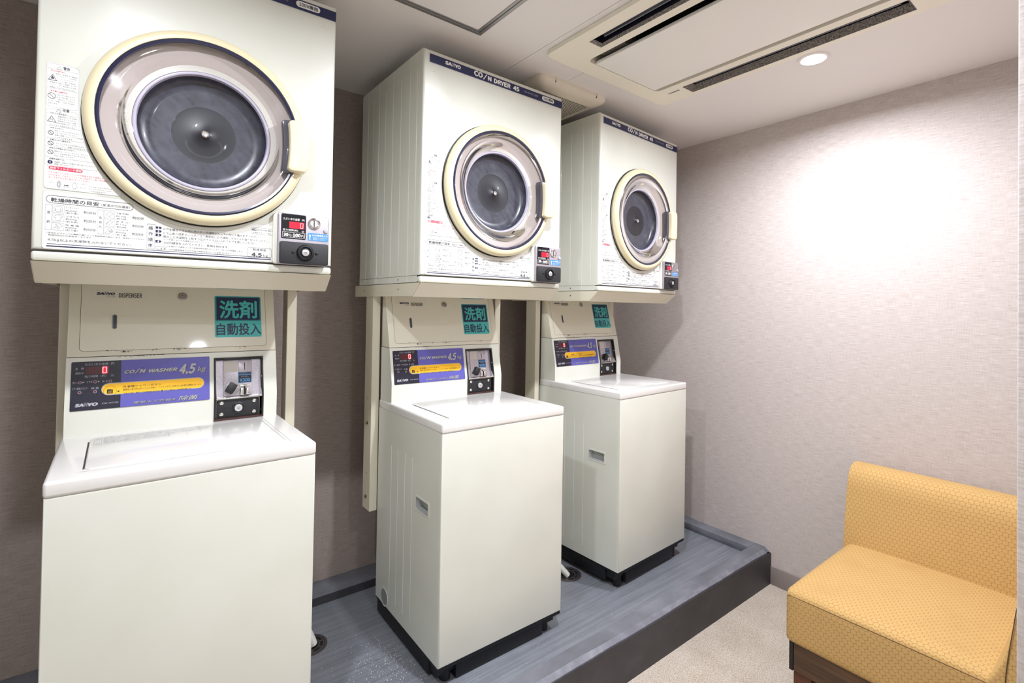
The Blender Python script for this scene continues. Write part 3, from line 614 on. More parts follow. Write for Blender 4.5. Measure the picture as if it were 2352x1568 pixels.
    icon(.1312, .0752, [(-1.2, -.7), (0, .2), (-.5, .8), (.4, 1), (1.1, 0), (.5, -.3), (.1, -.9), (-.3, -1)]); ol([(.1312, .0740), (.1360, .0790), (.1370, .0730)], .0006, 'grey_print')
    m.rect(.0260, .4732, .0368, .0378, w, 'navy_print'); m.rect(.0253, .4733, .0312, .0336, w, 'navy_print')
    for z_0, z_1 in ((.0903, .0955), (.0812, .0872), (.0722, .0782), (.0568, .0626)): m.flat([(.2184, z_0), (.2275, z_0), (.2305, (z_0+z_1)/2), (.2275, z_1), (.2184, z_1)], w, 'navy_print')
    ol(rr(.2186, .2421, .0402, .0470, .0015, 3)); ol(rr(.4170, .4740, .0360, .0618, .004, 4), .0007, 'grey_print'); ol(rr(.4247, .4781, .0985, .1155, .002, 3), .0005, 'grey_print')
    m.rrect(.4270, .4370, .1075, .1125, .001, w, 'navy_print')
    m.add('printed_text', sh)
    # faint pressed lines near the top corners
    m = M(); m.box(.026, .048, .7085, .7095, -.001, .0008, 'enamel', .0003); m.add('embossed_line', d); m = M(); m.box(.59, .615, .7085, .7095, -.001, .0008, 'enamel', .0003); m.add('embossed_line', d)
    # door
    dr = M(); dr.lathe(CU, CV, [(.236, .0005), (.241, .0008), (.241, .0025), (.237, .003)], 'base_black', 96); dr.add('door_gap_ring', d)  # black ring colours in the dark gap beneath the door ring
    dr = M(); dr.lathe(CU, CV, [(.206, .006), (.235, .006), (.2385, .010), (.2385, .019), (.235, .026), (.228, .031), (.220, .0330), (.2155, .032), (.2142, .026)], 'cream_plastic', 96)
    do = dr.add('door', d, angle=50, label='round door with a cream outer ring')
    M().lathe(CU, CV, [(.2145, .024), (.2145, .0318), (.2115, .0333), (.2070, .0315), (.2065, .024)], 'navy_ring', 96).add('navy_ring', do)
    M().lathe(CU, CV, [(.2125, .0090), (.1475, -.003)], 'door_back', 96).add('door_backing', do)
    M().lathe(CU, CV, [(.2070, .0290), (.200, .0315), (.190, .0320), (.181, .0300), (.174, .0250), (.168, .0175), (.161, .0105), (.154, .0060), (.1480, .0030)], 'clear_plastic', 96).add('glass_bowl', do, angle=60)
    M().lathe(CU, CV, [(.1490, -.004), (.1490, .0010), (.1455, .0025), (.1420, .0010), (.1400, -.006)], 'rim_lavender', 96).add('window_rim', do, angle=50)
    m = M(); m.lathe(CU, CV, [(.1410, -.005), (.139, -.020), (.132, -.030), (.110, -.033), (.072, -.034)], 'drum', 96); m.lathe(CU, CV, [(.072, -.034), (.07, -.0343), (.035, -.0325), (.016, -.029), (.0075, -.0245)], 'drum_core', 96); m.add('drum_window', do, angle=50)
    m = M(); m.lathe(CU, CV, [(.0085, -.023), (.0085, -.019), (.0070, -.018), (.0055, -.019)], 'chrome', 24); m.lathe(CU, CV, [(.0055, -.019), (.0001, -.0195)], 'silver_plain', 24); m.add('centre_cap', do)
    # handle: cream grip over a smoke-grey backing notched into the ring
    def arc(r_, a0, a1, n=9): return [(CU+r_*math.cos(math.radians(a0+(a1-a0)*i/n)), CV+r_*math.sin(math.radians(a0+(a1-a0)*i/n))) for i in range(n+1)]
    m = M(); hz0, hz1 = .2700, .4075
    inn = [(.5015+.0045*math.sin(math.pi*i/8), hz0+(hz1-hz0)*i/8) for i in range(9)]
    inn2 = [(a-.0135, b) for a, b in inn]
    m.prism([(.520, hz0-.006), (.520, hz1+.006)]+inn2[::-1], .012, .0345, 'smoke_plastic', .003, 2); m.add('handle_backing', do)
    m = M(); m.prism([(.5450, hz0), (.5535, hz0+.012), (.5550, hz0+.07), (.5545, hz1-.014), (.5480, hz1)]+[(.510, hz1), (inn[-1][0], hz1-.006)]+inn[::-1][1:-1]+[(inn[0][0], hz0+.006), (.509, hz0)], .006, .0530, 'handle_plastic', .005, 3, False, 25); m.add('handle', do, angle=50)
    # control box
    c0, c1, v0, v1 = .4852, .6200, .0212, .1612
    m = M(); m.prism(rr(c0-.010, c1, v0+.001, v1-.001, .008, 4), -.001, .012, 'enamel', .004, 2, True, 40); m.add('control_mount', d)
    m = M(); m.rbox(c0, c1, v0, v1, .011, .021, .007, 'silver', .003, 3); cb = m.add('control_box', d, label='brushed silver coin control box')
    W0 = .0212
    m = M(); m.rbox(.4933, .5570, .0912, .1588, W0-.001, W0+.0006, .004, 'black_gloss', .0004, 1); m.rect(.5135, .5528, .1200, .1385, W0+.0009, 'led_red'); dp = m.add('display_plate', cb, label='black display plate')
    m = M(); w = W0+.0012
    m.text('ただいまの金額', .4985, .5400, .1418, .1485, w, 'white_print', .012); m.text('円', .5460, .5525, .1410, .1475, w, 'white_print', .01)
    m.add('display_lettering', cb); m = M()
    m.text('残り時間(約)', .4975, .5365, .1110, .1180, w, 'white_print', .012); m.text('分', .5455, .5525, .1095, .1165, w, 'white_print', .01)
    m.add('display_lettering', cb); m = M()
    m.outline([(.4965, .0950), (.5540, .0950), (.5540, .1090), (.4965, .1090)], .0007, w, 'white_print'); m.text('30', .4990, .5120, .0975, .1065, w, 'white_print', .03); m.text('分/', .5130, .5220, .0975, .1050, w, 'white_print', .0)
    m.text('100', .5230, .5435, .0970, .1065, w, 'white_print', .03); m.text('円', .5450, .5525, .0970, .1045, w, 'white_print', .0)
    m.add('price_lettering', cb)
    m = M(); u, v = .5420, .1215; L, Hh, t_ = .0075, .0150, .0010
    for a0, a1, b0, b1 in ((.0010, L-.001, 0, t_), (.0010, L-.001, Hh-t_, Hh), (0, t_, .001, Hh/2-.0004), (0, t_, Hh/2+.0004, Hh-.001), (L-t_, L, .001, Hh/2-.0004), (L-t_, L, Hh/2+.0004, Hh-.001)): m.rect(u+a0, u+a1, v+b0, v+b1, w, 'led_hot')
    m.add('display_digit', cb, label='glowing red digit 0')
    m = M(); m.lathe(.5790, .1385, [(.0165, -.001+W0), (.0165, W0+.002), (.0135, W0+.003), (.0120, W0+.0005), (.006, W0-.001), (.0002, W0-.0012)], 'chrome', 32); m.box(.5782, .5798, .1290, .1480, W0-.004, W0+.0008, 'black_gloss'); m.add('coin_slot', cb, label='round chrome coin slot')
    m = M(); m.cyl(.6115, .1215, .0066, W0-.001, W0+.003, 'grey_letter', 20, .001); m.add('return_button', cb)
    m = M(); m.rrect(.5625, .6172, .0910, .1122, .003, W0+.0004, 'blue_label'); w = W0+.0007
    m.rect(.5668, .5690, .0930, .1030, w, 'white_print'); m.flat([(.5650, .1025), (.5708, .1025), (.5679, .1095)], w, 'white_print'); m.text('100円硬貨投入口', .5730, .6155, .1035, .1090, w, 'white_print', .01)
    m.text('連続投入および途中での', .5760, .6155, .0975, .1012, w, 'white_print'); m.text('追加投入もできます。', .5760, .6100, .0932, .0965, w, 'white_print'); m.add('coin_label', cb, label='blue coin instruction label')
    m = M(); m.rbox(.4900, .6180, .0225, .0835, W0-.004, W0+.0035, .006, 'black_grain', .0015, 2); m.add('lock_panel', cb, label='black textured lock panel')
    W1 = W0+.0035
    m = M(); m.lathe(.5555, .0550, [(.0225, W1-.001), (.0225, W1+.002), (.0190, W1+.007), (.0165, W1+.0075), (.0150, W1+.003), (.0125, W1+.003), (.0115, W1+.006), (.0095, W1+.0065)], 'black_plastic', 40)
    m.lathe(.5555, .0550, [(.0092, W1+.001), (.0092, W1+.0065), (.0080, W1+.0072), (.0001, W1+.0072)], 'lock_white', 32); m.box(.5515, .5590, .0540, .0556, W1+.0070, W1+.0075, 'black_gloss'); m.outline(m.circ(.5555, .055, .0055, 20), .0005, W1+.0074, 'grey_print'); m.add('lock', cb)
    for u in (.5245, .5865):
        M().cyl(u, .0555, .0035, W1-.001, W1+.0028, 'black_plastic', 14, .0012).add('screw', cb)
    return d
STK = [  # dryer x, dz, yaw;  washer dx, y, dz, yaw
    (0.0, 0.0, -.0306, .0452, -.1509, 0.0, .0146), (.9283, -.0079, .0122, .0272, -.1186, -.0111, -.0043), (1.785, -.0079, .0671, .0455, -.0945, .0020, .0465)]
dry0 = build_dryer()
DL = ['coin tumble dryer nearest the camera, cropped at the top', 'middle of the three coin tumble dryers, ventilation grille behind its right corner', 'coin tumble dryer farthest along the row, beside the right wall']
for i, (x, dz, a, *_r) in enumerate(STK):
    o = dry0 if i == 0 else copy_tree(dry0)
    o.location = (x, 0, dz); o.rotation_euler = (0, 0, a); tag(o, DL[i], 'dryer', 'coin tumble dryers on stands')

# ---------------------------------------------------------------- dryer stands
SL = ['cream steel dryer stand behind the nearest washing machine', 'cream steel dryer stand behind the middle washing machine, post screws showing', 'cream steel dryer stand behind the farthest washing machine']
ZL = -.885
def build_stand():
    s = empty('dryer_stand', (0, 0, 0)); T = -.0015
    M(Frame((0, 0, 0), (0, -1, 0), (0, 0, 1), (1, 0, 0))).prism([(.004, T), (-.052, -.048), (-.054, -.045), (.0015, T-.001), (-.02, T-.0015), (-.02, T)][::-1], .002, W_-.002, 'stand_paint').add('front_apron', s)
    for A, sg in ((0, 1), (W_, -1)):
        m = M(); f = Frame((A, 0, 0), (0, 1, 0), (0, 0, 1), (-sg, 0, 0))
        M(f).prism([(.000, T), (.567, T), (.567, -.046), (.052, -.046)], -.0025, .0, 'stand_paint').add('side_rail', s)
        for b in (.16, .47): M(f).disc(b, -.022, .0032, .0004, 'seam_dark', 10).add('screw_hole', s)
        f2 = Frame((A+sg*.005, 0, 0), (1, 0, 0), (0, 0, 1), (0, -1, 0)); u = sorted((0, sg*.031))
        m = M(f2); m.box(u[0], u[1], ZL, T-.003, -.460, -.390, 'stand_paint', .0015, 1); m.add('post', s)
        f3 = Frame((A+sg*.005, 0, 0), (0, 1, 0), (0, 0, 1), (-sg, 0, 0))
        for z in (-.545, -.834):
            m = M(f3); m.cyl(.425, z, .0065, 0, .0015, 'bolt', 16); m.cyl(.425, z, .0042, .0015, .0065, 'bolt', 10, .001); m.add('bolt', s)
        for z in (-.447, -.742): M(f3).disc(.425, z, .0028, .0004, 'seam_dark', 10).add('screw_hole', s)
    m = M(); m.box(.003, W_-.003, T-.002, T, -.567, -.01, 'stand_paint'); m.add('shelf_plate', s)
    for z in (-.70,):
        m = M(); m.box(.034, W_-.034, z, z+.05, -.445, -.440, 'stand_paint'); m.add('cross_brace', s)
    return s
st0 = build_stand()
for i, (x, dz, a, *_r) in enumerate(STK):
    o = st0 if i == 0 else copy_tree(st0)
    o.location = (x, 0, dz); o.rotation_euler = (0, 0, a); tag(o, SL[i], 'stand', 'steel stands under the dryers')

# ---------------------------------------------------------------- washing machine
WW, WD, LZ1, LZ0, BZ = .5196, .4997, -.4444, -.4771, -1.2059
BB, BM, BS = .3957, .4226, -.2385
SLO = Frame((0, BB, -.372), (1, 0, 0), (0, BM-BB, -.2385+.372), (0, -(-.2385+.372), BM-BB))
DIS = Frame((0, BM, BS), (1, 0, 0), (0, .0524, .2085), (0, -.2085, .0524))
VER = Frame((0, BB, 0))
sl = lambda z: (z+.372)*1.0202
di = lambda z: (z-BS)*1.031
SIDE = Frame((0, 0, 0), (1, 0, 0), (0, 0, 1), (0, -1, 0))
def yz_prism(m, prof, a0, a1, ma, bev=.0):
    """profile in (b, z) extruded along x"""
    f = m.f; m.f = Frame((0, 0, 0), (0, 1, 0), (0, 0, 1), (1, 0, 0)); m.prism(prof, a0, a1, ma, bev, 2, False, 25); m.f = f; return m
def build_washer():
    w_ = empty('washing_machine', (0, 0, 0)); LT = LZ0+.002
    m = M(); m.box(.028, WW-.004, BZ+.004, LT, -WD, -.018, 'enamel'); m.add('cabinet', w_)
    m = M(); m.prism([(0, BZ), (WW, BZ), (WW, LT-.0015), (0, LT-.0015)], -.018, 0, 'enamel', .004, 3, True, 40); m.add('front_panel', w_)
    # left side with carrying pocket and pressed ribs
    th = .028; g = (.083, .171, -.7605, -.7215); Z1 = LT
    m = M(); f = Frame((0, 0, 0), (0, 1, 0), (0, 0, 1), (-1, 0, 0)); m.f = f
    for b0, b1, z_0, z_1 in ((.0175, g[0], BZ, Z1), (g[1], .19, BZ, Z1), (g[0], g[1], BZ, g[2]), (g[0], g[1], g[3], Z1)): m.box(b0, b1, z_0, z_1, -th, 0, 'enamel')
    m.f = FRONT; side_ribs(m, 0, 1, [.203, .261, .319, .376], .19, WD, BZ+.045, -.60, 'enamel', th)
    m.box(0, th, -.60, Z1, -WD, -.19, 'enamel'); m.box(0, th, BZ, BZ+.045, -WD, -.19, 'enamel')
    sp_ = m.add('side_panel', w_, angle=18)
    m = M(f); u0, u1, v0, v1 = g
    ring_prism(m, rr(u0-.006, u1+.006, v0-.006, v1+.006, .006, 4), rr(u0, u1, v0, v1, .003, 4), -.001, .0015, 'enamel')
    m.raw([(u0, v0, -.001), (u1, v0, -.001), (u1, v1, -.001), (u0, v1, -.001), (u0+.004, v0+.001, -.024), (u1-.004, v0+.001, -.024), (u1-.004, v1-.002, -.024), (u0+.004, v1-.002, -.024)], [(0, 1, 5, 4), (1, 2, 6, 5), (2, 3, 7, 6), (3, 0, 4, 7), (4, 5, 6, 7)], 'pocket_grey')
    m.add('carrying_pocket', sp_)
    m = M(f); m.lathe(.418, -1.176, [(.034, -.001), (.034, .001), (.031, .0015), (.028, .0005)], 'enamel', 36); m.lathe(.418, -1.176, [(.028, .0006), (.0001, .0008)], 'cap_grey', 36); m.add('hole_cap', sp_)
    m = M(); m.box(WW-.004, WW, BZ, Z1, -WD, -.0178, 'enamel'); m.add('side_panel', w_)
    # base
    m = M(); m.box(.003, WW-.003, BZ-.012, BZ-.0005, -WD+.002, -.003, 'base_black'); m.box(.004, .05, BZ-.058, BZ-.01, -WD+.006, -.075, 'base_black', .004)
    m.box(.012, WW-.012, BZ-.045, BZ-.01, -WD+.02, -.03, 'base_black'); m.box(.075, WW-.075, BZ-.069, BZ-.01, -.06, -.016, 'base_black', .004); m.box(.010, .05, BZ-.066, BZ-.01, -WD+.06, -.08, 'base_black', .004); m.add('base', w_)
    for u in (.05, WW-.05):
        for b in (.045, WD-.045): M(Frame((u, b, 0), (1, 0, 0), (0, 1, 0), (0, 0, 1))).cyl(0, 0, .018, ZP, BZ-.01, 'base_black', 20, .002).add('foot', w_)
    # top cover with lid
    m = M(WORLD); e = .0015; AU = lambda *p: p
    m.prism([(-e, -e), (WW+e, -e), (WW+e, WD), (-e, WD)], LZ0, LZ1, 'lid_plastic', .007, 4, False, 40); tc = m.add('top_cover', w_, angle=50)
    m = M(WORLD); l0, l1, f0, f1 = .0600, .4570, .047, .347
    out = [(l0+.01, f0), (.195, f0), (.212, f0+.016), (.312, f0+.016), (.330, f0), (l1-.008, f0), (l1, f0+.008), (l1, f1-.008), (l1-.008, f1), (l0+.008, f1), (l0, f1-.008), (l0, f0+.01)]
    m.prism(out, LZ1-.002, LZ1+.0022, 'lid_plastic', .0012, 2, True, 40); ld_ = m.add('lid', w_, angle=50)
    m = M(WORLD); m.box(l0-.0045, l0-.0012, f0+.012, f1-.03, LZ1-.001, LZ1+.0003, 'seam_dark'); m.box(l1+.002, l1+.0045, f0+.01, f1-.004, LZ1-.001, LZ1+.0002, 'pocket_grey')
    m.outline([(l0-.010, f0-.006), (l1+.012, f0-.006), (l1+.012, f1+.006)], .0012, LZ1+.00025, 'pocket_grey', False); m.add('lid_groove', tc)
    m = M(WORLD); w = LZ1+.0026; q = 'faint_print'
    x0, x1, y0, y1 = .0680, .3390, .2640, .3520
    m.outline([(x0, y0), (x0, y1), (x1, y1), (x1, y0+.03)], .0005, w, q, False); m.outline([(x0, y0), (.22, y0)], .0004, w, q, False)
    for x in (x0+.014,): m.rect(x, x+.0005, y0, y1, w, q)
    m.rect(.2050, .2055, y0+.04, y1, w, q); m.rect(.2950, .2955, y0+.02, y1, w, q); m.rect(.222, .2225, y0, y0+.04, w, q); m.rect(.262, .2625, y0, y0+.04, w, q)
    rl = random.Random(5); syl = ['洗濯物を入れて', 'ください。', '水栓を開き', 'ふたを閉じます。', '硬貨を投入', '使用できません', '脱水中は開けない', '運転中', 'ソフト剤']
    m.text('使用', x0+.003, x0+.012, y1-.022, y1-.014, w, q); m.text('方法', x0+.003, x0+.012, y1-.033, y1-.025, w, q); m.text('注意', x0+.003, x0+.012, y0+.008, y0+.016, w, q)
    y = y1-.008
    while y > y0+.004:
        x = x0+.018
        while x < x1-.03:
            s_ = rl.choice(syl); L_ = .0046*len(s_)
            if not (x > .225 and y < y0+.03): m.text(s_, x, x+L_, y, y+.0042, w, q)
            x += L_+rl.choice((.002, .004, .009))
        y -= .0072
    m.add('printed_text', ld_)
    # backsplash
    e0, e1 = .004, WW-.004; pr = [(BB, LZ1-.002), (BB, -.372), (BM-.0006, BS-.0008), (.4975, BS-.0008), (.4975, LZ1-.002)]
    cu0, cu1 = .3430, .4760
    m = M(); yz_prism(m, pr, e0, cu0, 'enamel'); yz_prism(m, pr, cu1, e1, 'enamel')
    zt = -.2560; bt = BB+(BM-BB)*(zt+.372)/.1335
    yz_prism(m, [(bt, zt), (BM-.0006, BS-.0008), (.4975, BS-.0008), (.4975, zt)], cu0, cu1, 'enamel'); yz_prism(m, [(.46, LZ1-.002), (.46, zt), (.4975, zt), (.4975, LZ1-.002)], cu0, cu1, 'enamel')
    m.add('backsplash', w_, label='cream control housing, its upper half leaning back')
    m = M(); yz_prism(m, [(BM+.001, BS-.0008), (BM+.001, BS+.0006), (.4965, BS+.0006), (.4965, BS-.0008)], e0+.001, e1-.001, 'seam_dark'); m.add('seam', w_)
    m = M(); yz_prism(m, [(BM, BS+.0006), (.4755, -.0280), (.4975, -.0280), (.4975, BS+.0006)], e0, e1, 'dispenser_paint', .0015); ds = m.add('detergent_dispenser', w_, label='cream detergent dispenser cabinet')
    # dispenser door: raised sheet, edge line, lock, sight slot
    a0, a1, v0, v1 = .0295, .4880, di(-.2230), di(-.0300)
    m = M(DIS); m.rbox(a0, a1, v0, v1, -.001, .0008, .010, 'dispenser_paint', .0004, 1); m.outline(rr(a0-.0004, a1+.0004, v0-.0004, v1+.0004, .010, 5), .0008, .0004, 'seam_dark')
    m.add('dispenser_door', ds)
    m = M(DIS); w = .0014
    m.outline(rr(.0495, .1715, di(-.0775), di(-.0580), .001, 2), .0003, w-.0003, 'pocket_grey')
    m.text('SA', .0600, .0775, di(-.0705), di(-.0630), w, 'navy_print', .035, .15); m.text('N', .0775, .0850, di(-.0705), di(-.0615), w, 'grey_print', .02, .15); m.text('YO', .0845, .1010, di(-.0705), di(-.0630), w, 'navy_print', .035, .15)
    m.add('brand_lettering', ds); m = M(DIS)
    m.text('CLD-103', .0830, .1010, di(-.0755), di(-.0725), w, 'dark_print'); m.add('model_number', ds); m = M(DIS); m.text('DISPENSER', .1095, .1620, di(-.0770), di(-.0640), w, 'dark_print', .012)
    m.add('dispenser_lettering', ds)
    for u in (.205, .215, .308, .318): M(DIS).disc(u, di(-.070), .0012, w, 'pocket_grey', 8).add('pin_hole', ds)
    m = M(DIS); m.lathe(.2605, di(-.0705), [(.0120, .0005), (.0120, .003), (.0100, .0045), (.0092, .003), (.0070, .0035), (.0068, .0048), (.0001, .0050)], 'silver_plain', 28); m.outline(m.circ(.2605, di(-.0705), .0042, 16, 120, 420), .0006, .0052, 'black_gloss', False); m.rect(.2600, .2610, di(-.0700), di(-.0655), .0052, 'black_gloss'); m.add('dispenser_lock', ds)
    m = M(DIS); m.rrect(.0955, .1075, di(-.1650), di(-.1240), .0055, .0011, 'pocket_grey'); m.rrect(.0965, .1065, di(-.1640), di(-.1250), .0048, .0013, 'cap_grey'); m.rrect(.0985, .1062, di(-.1640), di(-.1262), .0036, .0015, 'smoke_plastic'); m.add('sight_slot', ds)
    m = M(DIS); a0, a1 = .3440, .4755; w = .0013
    m.rbox(a0, a1, di(-.1945), di(-.0660), .0007, w, .005, 'teal'); m.rrect(a0+.0025, a1-.0025, di(-.1435), di(-.0680), .004, w+.0002, 'sticker_navy'); m.outline(rr(a0+.0042, a1-.0042, di(-.1420), di(-.0697), .003, 4), .0007, w+.0004, 'teal')
    m.text('洗剤', a0+.0125, a1-.012, di(-.1370), di(-.0790), w+.0005, 'teal', .045); m.text('自動投入', a0+.004, a1-.002, di(-.1885), di(-.1515), w+.0003, 'sticker_navy', .03)
    m.rbox(a0+.004, a1-.004, di(-.0425), di(-.030), .0007, w, .002, 'teal'); m.text('洗剤不要', a0+.012, a1-.014, di(-.0423), di(-.032), w+.0003, 'sticker_navy', .03)
    m.add('dispenser_sticker', ds, label='teal and navy detergent sticker')
    m = M(DIS); rl = random.Random(11); w = .0015
    for cx_, cz_, n_, sp in ((.095, -.2235, 8, .010), (.1215, -.2275, 14, .007), (.135, -.2250, 8, .008), (.255, -.2250, 16, .018), (.19, -.2245, 6, .012), (.42, -.2255, 8, .02)):
        for k in range(n_):
            x = cx_+rl.gauss(0, sp*.5); z = cz_+rl.gauss(0, .0016); a = rl.uniform(.0006, .0028); b = rl.uniform(.0003, .0011)
            m.flat([(x-a, di(z)), (x-a*.3, di(z)-b), (x+a, di(z)-b*.4), (x+a*.6, di(z)+b*.7), (x-a*.4, di(z)+b)], w, 'scratch')
    m.add('paint_chips', ds, kind='stuff')
    m = M(SLO); w = .0008; rl = random.Random(12)
    for k in range(34):
        x = rl.choice((.150, .15, .205))+rl.gauss(0, .018); z = -.2405+rl.gauss(0, .0006)
        a = rl.uniform(.001, .004); m.flat([(x-a, sl(z)), (x+a, sl(z)-.0003), (x+a*.5, sl(z)+.0007)], w, 'scratch')
    m.add('paint_chips', w_, kind='stuff')
    # control panel
    m = M(SLO); p0, p1 = .0148, .3288; v0, v1 = sl(-.3765), sl(-.2505); w = .0012
    m.prism(rr(p0, p1, v0, v1, .003, 4), -.001, w, 'panel_black', .0004, 1, True, 40); cr = rr(.1186, p1-.0003, v0+.0003, v1-.0003, .003, 4); m.flat(cr[:5]+[(.1186, v1-.0003), (.1186, v0+.0003)]+cr[15:], w+.0003, 'violet')
    cp = m.add('control_panel', w_, label='black and violet control panel')
    m = M(SLO); w1 = w+.0006; w2 = w+.0009; w3 = w+.0012; WP, GL = 'white_print', 'grey_letter'
    def T(s_, u0, u1, z_0, z_1, c=GL, bo=.006, sh_=0, ww=w2): m.text(s_, u0, u1, sl(z_0), sl(z_1), ww, c, bo, sh_)
    T('ただいまの金額', .0423, .0907, -.2615, -.2550); T('円', .0965, .1030, -.2622, -.2555); T('金', .0229, .0285, -.2710, -.2655); T('額', .0345, .0400, -.2710, -.2655); T('運転中', .0232, .0402, -.2828, -.2775)
    T('残り時間（約）', .0422, .0866, -.2930, -.2865); T('分', .0968, .1034, -.2930, -.2868)
    T('洗い', .0177, .0285, -.3070, -.3012); T('すすぎ', .0467, .0587, -.3070, -.3012); T('脱 水', .0788, .0908, -.3075, -.3017); T('ソフト剤投入ランプ', .0182, .0485, -.3230, -.3165, GL, .0); T('除 菌', .0573, .0717, -.3240, -.3180)
    m.flat([(.0385, sl(-.3062)), (.0435, sl(-.3040)), (.0385, sl(-.3018))], w2, GL); m.flat([(.0698, sl(-.3066)), (.0745, sl(-.3044)), (.0698, sl(-.3022))], w2, GL)
    T('SA', .0241, .0430, -.3670, -.3580, GL, .04, .15); T('N', .0425, .0510, -.3670, -.3560, 'grey_print', .03, .15); T('YO', .0500, .0715, -.3670, -.3580, GL, .04, .15); T('ASW-J45C(W)', .0790, .1145, -.3650, -.3600)
    def shadowed(s_, u0, u1, z_0, z_1, bo=.012, sh_=.25):
        T(s_, u0+.0006, u1+.0006, z_0-.0008, z_1-.0008, 'panel_black', bo+.012, sh_, w2); T(s_, u0, u1, z_0, z_1, GL, bo, sh_, w3)
    shadowed('CO', .1260, .1490, -.2880, -.2780, .03); shadowed('/', .1480, .1610, -.2890, -.2755, .03); shadowed('N', .1590, .1745, -.2880, -.2775, .03); m.disc(.1665, sl(-.2742), .0013, w3, 'panel_black', 8)
    shadowed('WASHER', .1800, .2485, -.2885, -.2780, .03); shadowed('4.5', .2520, .2945, -.2985, -.2690, .025, .3); shadowed('kg', .2975, .3200, -.2965, -.2790, .01, .25)
    shadowed('電解水で衣類を', .1474, .2461, -.3705, -.3640, .008); shadowed('除菌', .2504, .3000, -.3725, -.3595, .014)
    m.flat([(a, sl(0)+b) for a, b in rr(.0775, .3150, -.3487, -.3163, .0162, 8)], w1, GL); m.flat([(a, sl(0)+b) for a, b in rr(.0795, .3130, -.3467, -.3183, .0142, 8)], w2, 'yellow')
    YC = sl(-.3325)
    m.outline(m.circ(.0958, YC+.0005, .0140, 28), .0004, w3, 'panel_black'); m.rbox(.0895, .1020, YC-.0055, YC+.0060, w2, w3+.0002, .001, 'panel_black'); 
    for q in range(5): m.outline([(.0915+q*.002, YC-.004), (.0935+q*.0015, YC+.002)], .0004, w3+.0004, 'yellow', False)
    m.flat([(.0996, YC+.0040), (.1025, YC+.0068), (.1005, YC+.0075), (.0985, YC+.005)], w3+.0005, 'yellow')
    m.flat([(.1110, YC-.0010), (.1155, YC-.0040), (.1155, YC+.0020)], w3, 'panel_black')
    T('洗濯槽シャワーボタン', .1227, .2102, -.3258, -.3195, 'panel_black', .0, 0, w3); T('・硬貨投入後10秒以内に上ぶたを閉じ、シャワーボタンを押すと30秒間洗濯槽を洗います。', .1205, .3080, -.3330, -.3278, 'panel_black', .006, 0, w3)
    T('お急ぎの場合、除菌ランプ点滅開始後20秒以内に', .1256, .2080, -.3425, -.3388, 'panel_black', .0, 0, w3); T('を押すと除菌を省いて運転時間を短縮します。', 0.2160, .2830, -.3425, -.3388, 'panel_black', .0, 0, w3); m.rect(.2100, .2135, sl(-.3422), sl(-.3388), w3, 'panel_black'); m.rect(.1227, .306, sl(-.3345), sl(-.3343), w3, 'grey_print')
    m.add('panel_lettering', cp)
    m = M(SLO); m.rect(.0438, .0913, sl(-.2843), sl(-.2650), w1, 'led_dark')
    m.add('display_window', cp)
    m = M(SLO)
    def seg(u0, c, ww):
        u1 = u0+.0085; b0, b1 = sl(-.2832), sl(-.2662); t_ = .0014; mid = (b0+b1)/2
        for x0_, x1_, y0_, y1_ in ((u0+.001, u1-.001, b0, b0+t_), (u0+.001, u1-.001, b1-t_, b1), (u0, u0+t_, b0+.001, mid-.0004), (u0, u0+t_, mid+.0004, b1-.001), (u1-t_, u1, b0+.001, mid-.0004), (u1-t_, u1, mid+.0004, b1-.001)): m.rect(x0_, x1_, y0_, y1_, ww, c)
    m.rect(.0775, .0905, sl(-.2843), sl(-.2650), w1+.0002, 'led_red'); seg(.0500, 'led_ghost', w2); seg(.0640, 'led_ghost', w2); m.add('display_glow', cp)
    m = M(SLO); seg(.0790, 'led_hot', w3); m.add('display_digit', cp, label='glowing red digit 0')
    m = M(SLO)
    for u, z in ((.0334, -.3044), (.0643, -.3046), (.0960, -.3048), (.0332, -.3300), (.0646, -.3304)):
        m = M(SLO); m.disc(u, sl(z), .0038, w2, GL, 16); m.cyl(u, sl(z), .0028, w2, w2+.0006, 'lamp_maroon', 14); m.add('indicator_lamp', cp)
    # coin unit
    m = M(); off = .003; A0, A1, t_ = .3405, .4768, .0050
    def path(o, zt_=-.2560, zb_=LZ1+.001): return [(BB-o, zb_), (BB-o, -.372-o*.1), (BB-o+(BM-BB)*(zt_+.372)/.1335, zt_)]
    ot, inn_ = path(off), path(-.040)
    side = ot+inn_[::-1]
    yz_prism(m, side, A0, A0+t_, 'black_plastic', .0012); yz_prism(m, side, A1-t_, A1, 'black_plastic', .0012)
    bt = ot[2][0]; yz_prism(m, [(bt, zt), (bt-.001, zt-.0065), (bt+.042, zt-.0065), (bt+.043, zt)], A0, A1, 'black_plastic', .0012)
    yz_prism(m, [(BB+.030, LZ1), (BB+.030, -.30), (BB+.036, -.30), (BB+.036, LZ1)], A0, A1, 'base_black'); cn = m.add('coin_unit', w_, label='black framed coin unit')
    m = M(); yz_prism(m, [(BB-.004, LZ1+.0003), (BB-.004, LZ1+.0055), (BB+.035, LZ1+.0055), (BB+.035, LZ1+.0003)], A0, A1, 'rust_brown', .001); m.add('lower_edge', cn, label='rusty lower edge')
    m = M(SLO); q0, q1 = -.012, -.006; b0, b1 = sl(-.3760), sl(-.2625)
    m.box(A0+t_, A1-t_, b0, b1, -.016, q0, 'silver'); m.prism(rr(.3660, .4465, b0+.004, b1-.001, .004, 4), q0, q0+.003, 'silver', .0012, 2, True, 40)
    m.rbox(.4070, .4450, sl(-.3025), sl(-.2650), q0+.0025, q0+.0042, .002, 'silver', .0008); cpn = m.add('coin_plate', cn, label='pitted silver coin plate')
